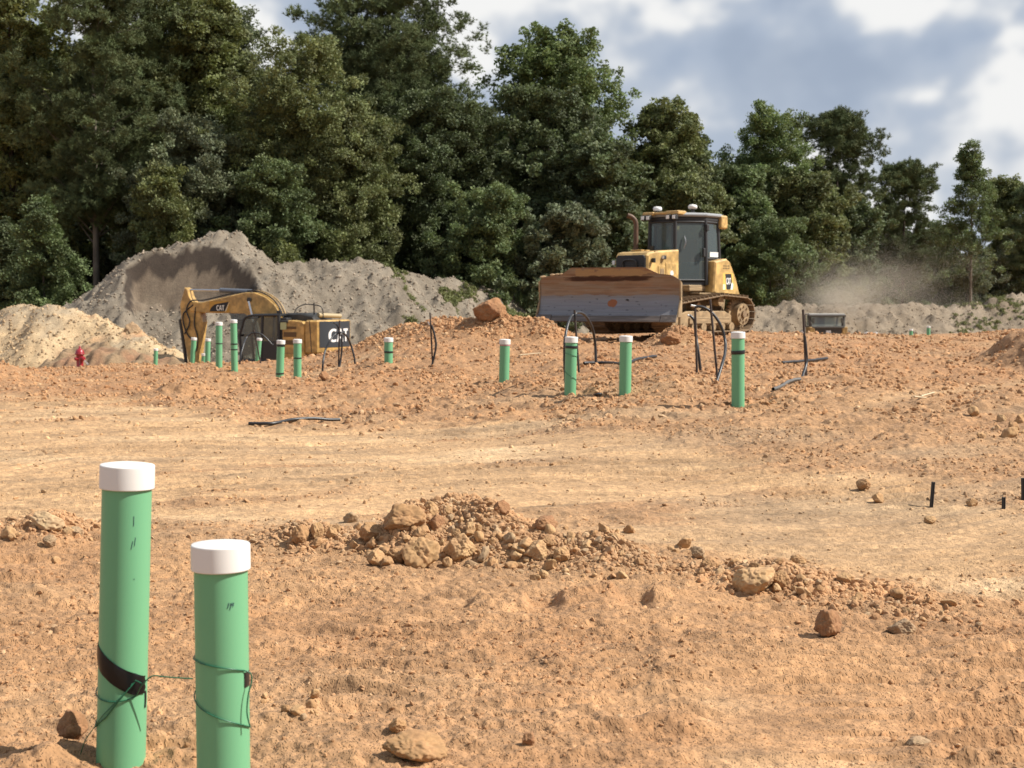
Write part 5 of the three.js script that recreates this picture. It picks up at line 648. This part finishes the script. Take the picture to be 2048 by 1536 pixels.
T('bare_tree', 'thin half bare tree in the sky gap between two tall crowns', 487, 10, 112, 45, 'broad', 'grey', { per: 2, limbs: 40, spray: 'fine', bark: 1, low: 0.3 });
T('oak_tree', 'broad dense olive oak standing over the saddle of the grey pile', 605, 62, 100, 130, 'broad', 'olive', { spray: 'fine', low: 0.1 });
T('broadleaf_tree', 'rounded mid green tree filling the gap under the broad oak', 535, 320, 95, 85, 'broad', 'mid', { spray: 'fine' });
T('broadleaf_tree', 'leafy olive tree between the oak and the tall rounded pine', 705, 210, 101, 95, 'broad', 'olive', { spray: 'fine' });
T('pine_tree', 'tallest rounded pine with sky gaps under its crown', 775, -40, 112, 160, 'pine', 'pine', { low: 0.56, trunk: 0.24 });
T('broadleaf_tree', 'dark tree tucked under the tallest rounded pine', 868, 178, 107, 95, 'broad', 'dark', { spray: 'fine' });
T('broadleaf_tree', 'narrow dark tree in the notch between pine and pale green tree', 945, 200, 109, 65, 'broad', 'dark', { spray: 'fine', });
T('sweetgum_tree', 'pale green open crowned tree rising above its dark neighbours', 1112, 52, 118, 125, 'broad', 'light', { low: 0.5, per: 4, top: 0.85, limbs: 56 });
T('broadleaf_tree', 'wide dark tree in front of the pale green open crown', 1095, 165, 110, 130, 'broad', 'dark', { });
T('broadleaf_tree', 'dense dark tree just behind the bulldozer exhaust', 1200, 290, 106, 85, 'broad', 'dark', {});
T('broadleaf_tree', 'low spreading tree behind the tail of the grey pile', 985, 370, 99, 95, 'broad', 'mid', { spray: 'fine' });
T('broadleaf_tree', 'bushy tree directly behind the bulldozer blade', 1120, 420, 100, 95, 'broad', 'grey', {});
T('broadleaf_tree', 'olive topped tree behind the bulldozer cab', 1312, 202, 121, 95, 'broad', 'olive', {});
T('broadleaf_tree', 'dark tree with a small pointed top past the olive topped one', 1392, 262, 124, 52, 'broad', 'dark', { });
T('broadleaf_tree', 'rounded tree hidden by the bulldozer cab roof', 1375, 350, 114, 85, 'broad', 'olive', {});
T('poplar_tree', 'pale green rounded tree between cab and flat topped pine', 1535, 207, 131, 78, 'broad', 'light', { spray: 'fine' });
T('broadleaf_tree', 'mid green tree in front of the pale rounded one', 1470, 330, 125, 72, 'broad', 'mid', {});
T('broadleaf_tree', 'bright olive tree low before the flat topped pine', 1605, 345, 129, 82, 'broad', 'olive', {});
T('pine_tree', 'flat topped dark pine above the dust cloud', 1672, 222, 142, 85, 'pine', 'pine', { low: 0.45, });
T('broadleaf_tree', 'dark tree under the flat topped pine', 1685, 400, 134, 70, 'broad', 'dark', {});
T('broadleaf_tree', 'shrubby tree low behind the tail of the bulldozer', 1540, 440, 118, 85, 'broad', 'mid', { spray: 'fine' });
T('pine_tree', 'rounded pine between the flat topped pine and a slim tree', 1803, 322, 150, 82, 'pine', 'pine', { low: 0.3, });
T('slim_tree', 'slim open tree with a pale straight trunk before the far wood', 1940, 280, 140, 66, 'cone', 'mid', { low: 0.42, trunk: 0.15, bark: 1, clump: 0.02, each: 6, per: 3, limbs: 52, spray: 'fine' });
T('broadleaf_tree', 'yellow green tree beside the slim open tree', 2005, 358, 166, 52, 'broad', 'yellow', { turn: 0.3 });
T('pine_tree', 'dark pine at the end of the far wood past the slim tree', 2062, 372, 160, 45, 'pine', 'pine', { low: 0.3 });
T('broadleaf_tree', 'dark tree below the rounded pine at the far wood', 1880, 450, 158, 70, 'broad', 'dark', {});
T('low_bush', 'low bush with yellow green leaves above the saddle of the grey pile', 570, 492, 93, 45, 'bush', 'yellow', { spray: 'small', category: 'bush', turn: 0.5 });
{
  const sky = [[-400, -20], [0, -40], [450, -20], [480, 60], [560, 70], [640, 20], [880, 0], [930, 160], [970, 200], [1010, 110], [1110, 70], [1220, 130], [1250, 220], [1330, 210], [1400, 275], [1440, 300], [1480, 250], [1540, 215], [1600, 270], [1660, 230], [1740, 280], [1760, 345], [1850, 355], [1900, 390], [1940, 380], [2010, 370], [2048, 385], [2400, 400]], r = rng(41);
  const dOf = (px) => piece([[-400, 118], [600, 118], [1100, 126], [1500, 142], [1800, 165], [2048, 178], [2400, 190]], px);
  for (let px = -330; px < 2380; px += 62) { const k = px + (r() - 0.5) * 30, y = ([480, 690, 845, 960].some((g) => Math.abs(g - k) < 34) ? 170 : 0) + Math.max(piece(sky, k - 40), piece(sky, k), piece(sky, k + 40)) + 55 + r() * 110; T('wood_tree', 'dark broadleaf tree deep inside the wood behind the front trees', k, y, dOf(k) + r() * 8, 62 + r() * 25, 'broad', r() < 0.5 ? 'dark' : 'mid', { group: 'trees deep inside the wood', per: 3, scale: 1.6 }); }
  for (let px = -330; px < 2380; px += 58) { const k = px + (r() - 0.5) * 30, d = dOf(k) * 0.9; T('understory_bush', 'leafy understory bush at the foot of the wood', k, lerp(500, 545, r()), d + r() * 5, 48 + r() * 20, 'bush', ['dark', 'mid', 'grey', 'dark'][(r() * 4) | 0], { group: 'bushes at the foot of the wood', category: 'bush', per: 4, spray: 'fine', scale: 1.15 }); }
}
console.log('sprays', leaves);
{ // weeds on the piles
  const g = leafSpray(9, 16, 0.2, 0.05, 0.13), r = rng(61), pts = [];
  const sow = (n, px0, px1, d0, d1, f, keep) => { for (let i = 0; i < n; i++) { const px = lerp(px0, px1, r()), d = lerp(d0, d1, r()), x = xOf(px, d), z = -d; if (keep(x, z, px) > r()) pts.push([x, f(x, z), z]); } };
  sow(9000, 760, 1085, 82, 96, greyHeight, (x, z, px) => { const y = greyHeight(x, z); return y < -1.2 ? 0 : smooth(0.05, 0.3, fbm(x * 0.55, z * 0.25 + 2, 3, 411)) * smooth(760, 820, px); });
  sow(1300, 1880, 2120, 96, 111, bermHeight, (x, z, px) => smooth(-0.1, 0.2, fbm(x * 0.4 + 3, z * 0.3, 3, 421)) * smooth(1880, 1960, px));
  const im = new THREE.InstancedMesh(g, leafMat, pts.length), m4 = new THREE.Matrix4(), q = new THREE.Quaternion(), e = new THREE.Euler(), c = new THREE.Color(); pts.forEach((p, i) => { e.set(0, r() * 6.3, 0); q.setFromEuler(e); const s = 0.6 + r() * 0.8; m4.compose(new THREE.Vector3(p[0], p[1] + 0.06, p[2]), q, new THREE.Vector3(s, s * 1.2, s)); im.setMatrixAt(i, m4); const k = 0.8 + r() * 0.4; c.setRGB(0.2 * k, 0.215 * k, 0.075 * k); im.setColorAt(i, c); });
  im.name = 'weeds'; scene.add(tag(im, 'patches of green weeds growing on the grey spoil piles', 'weeds', null, 'stuff'));
}
{ // dust blown up behind the distant machine: a cloud of fine flecks in the air
  const r = rng(71), gs = () => r() + r() + r() - 1.5, puffs = [0, 1, 2].map(() => { const P = []; for (let i = 0; i < 150; i++) { const c = [gs() * 0.6, gs() * 0.5, gs() * 0.6], k = 0.0044; for (let j = 0; j < 3; j++) P.push(...c.map((v) => v + (r() - 0.5) * 3 * k)); } const g = new THREE.BufferGeometry(); g.setAttribute('position', new THREE.Float32BufferAttribute(P, 3)); g.computeVertexNormals(); return g; });
  const N = 2600, mat = std(0.6, 0.55, 0.46, 1, { side: THREE.DoubleSide }), m4 = new THREE.Matrix4(), q = new THREE.Quaternion(), e = new THREE.Euler();
  puffs.forEach((g, v) => { const im = new THREE.InstancedMesh(g, mat, N); for (let i = 0; i < N; i++) { let p; do { const u = r() ** 1.2, d = 101 + gs() * 7 + u * 8, px = lerp(1665, 1840, u) + gs() * lerp(60, 220, u), py = lerp(628, 580, u ** 0.6) + gs() * lerp(36, 95, u); p = at(px, Math.min(py, 668), d); } while (fbm(p.x * 0.3, p.y * 0.4, 3, 431) + 0.5 < r() * 0.8); e.set(r() * 6, r() * 6, r() * 6); q.setFromEuler(e); const s = 0.7 + r() * 0.9; m4.compose(p, q, new THREE.Vector3(s, s, s)); im.setMatrixAt(i, m4); }
    im.name = numbered('dust'); scene.add(tag(im, ['pale dust cloud drifting behind the distant machine', 'thin dust hanging before the far trees', 'dust haze over the grey spoil berm'][v], 'dust', null, 'stuff')); });
}
renderer.render(scene, camera);
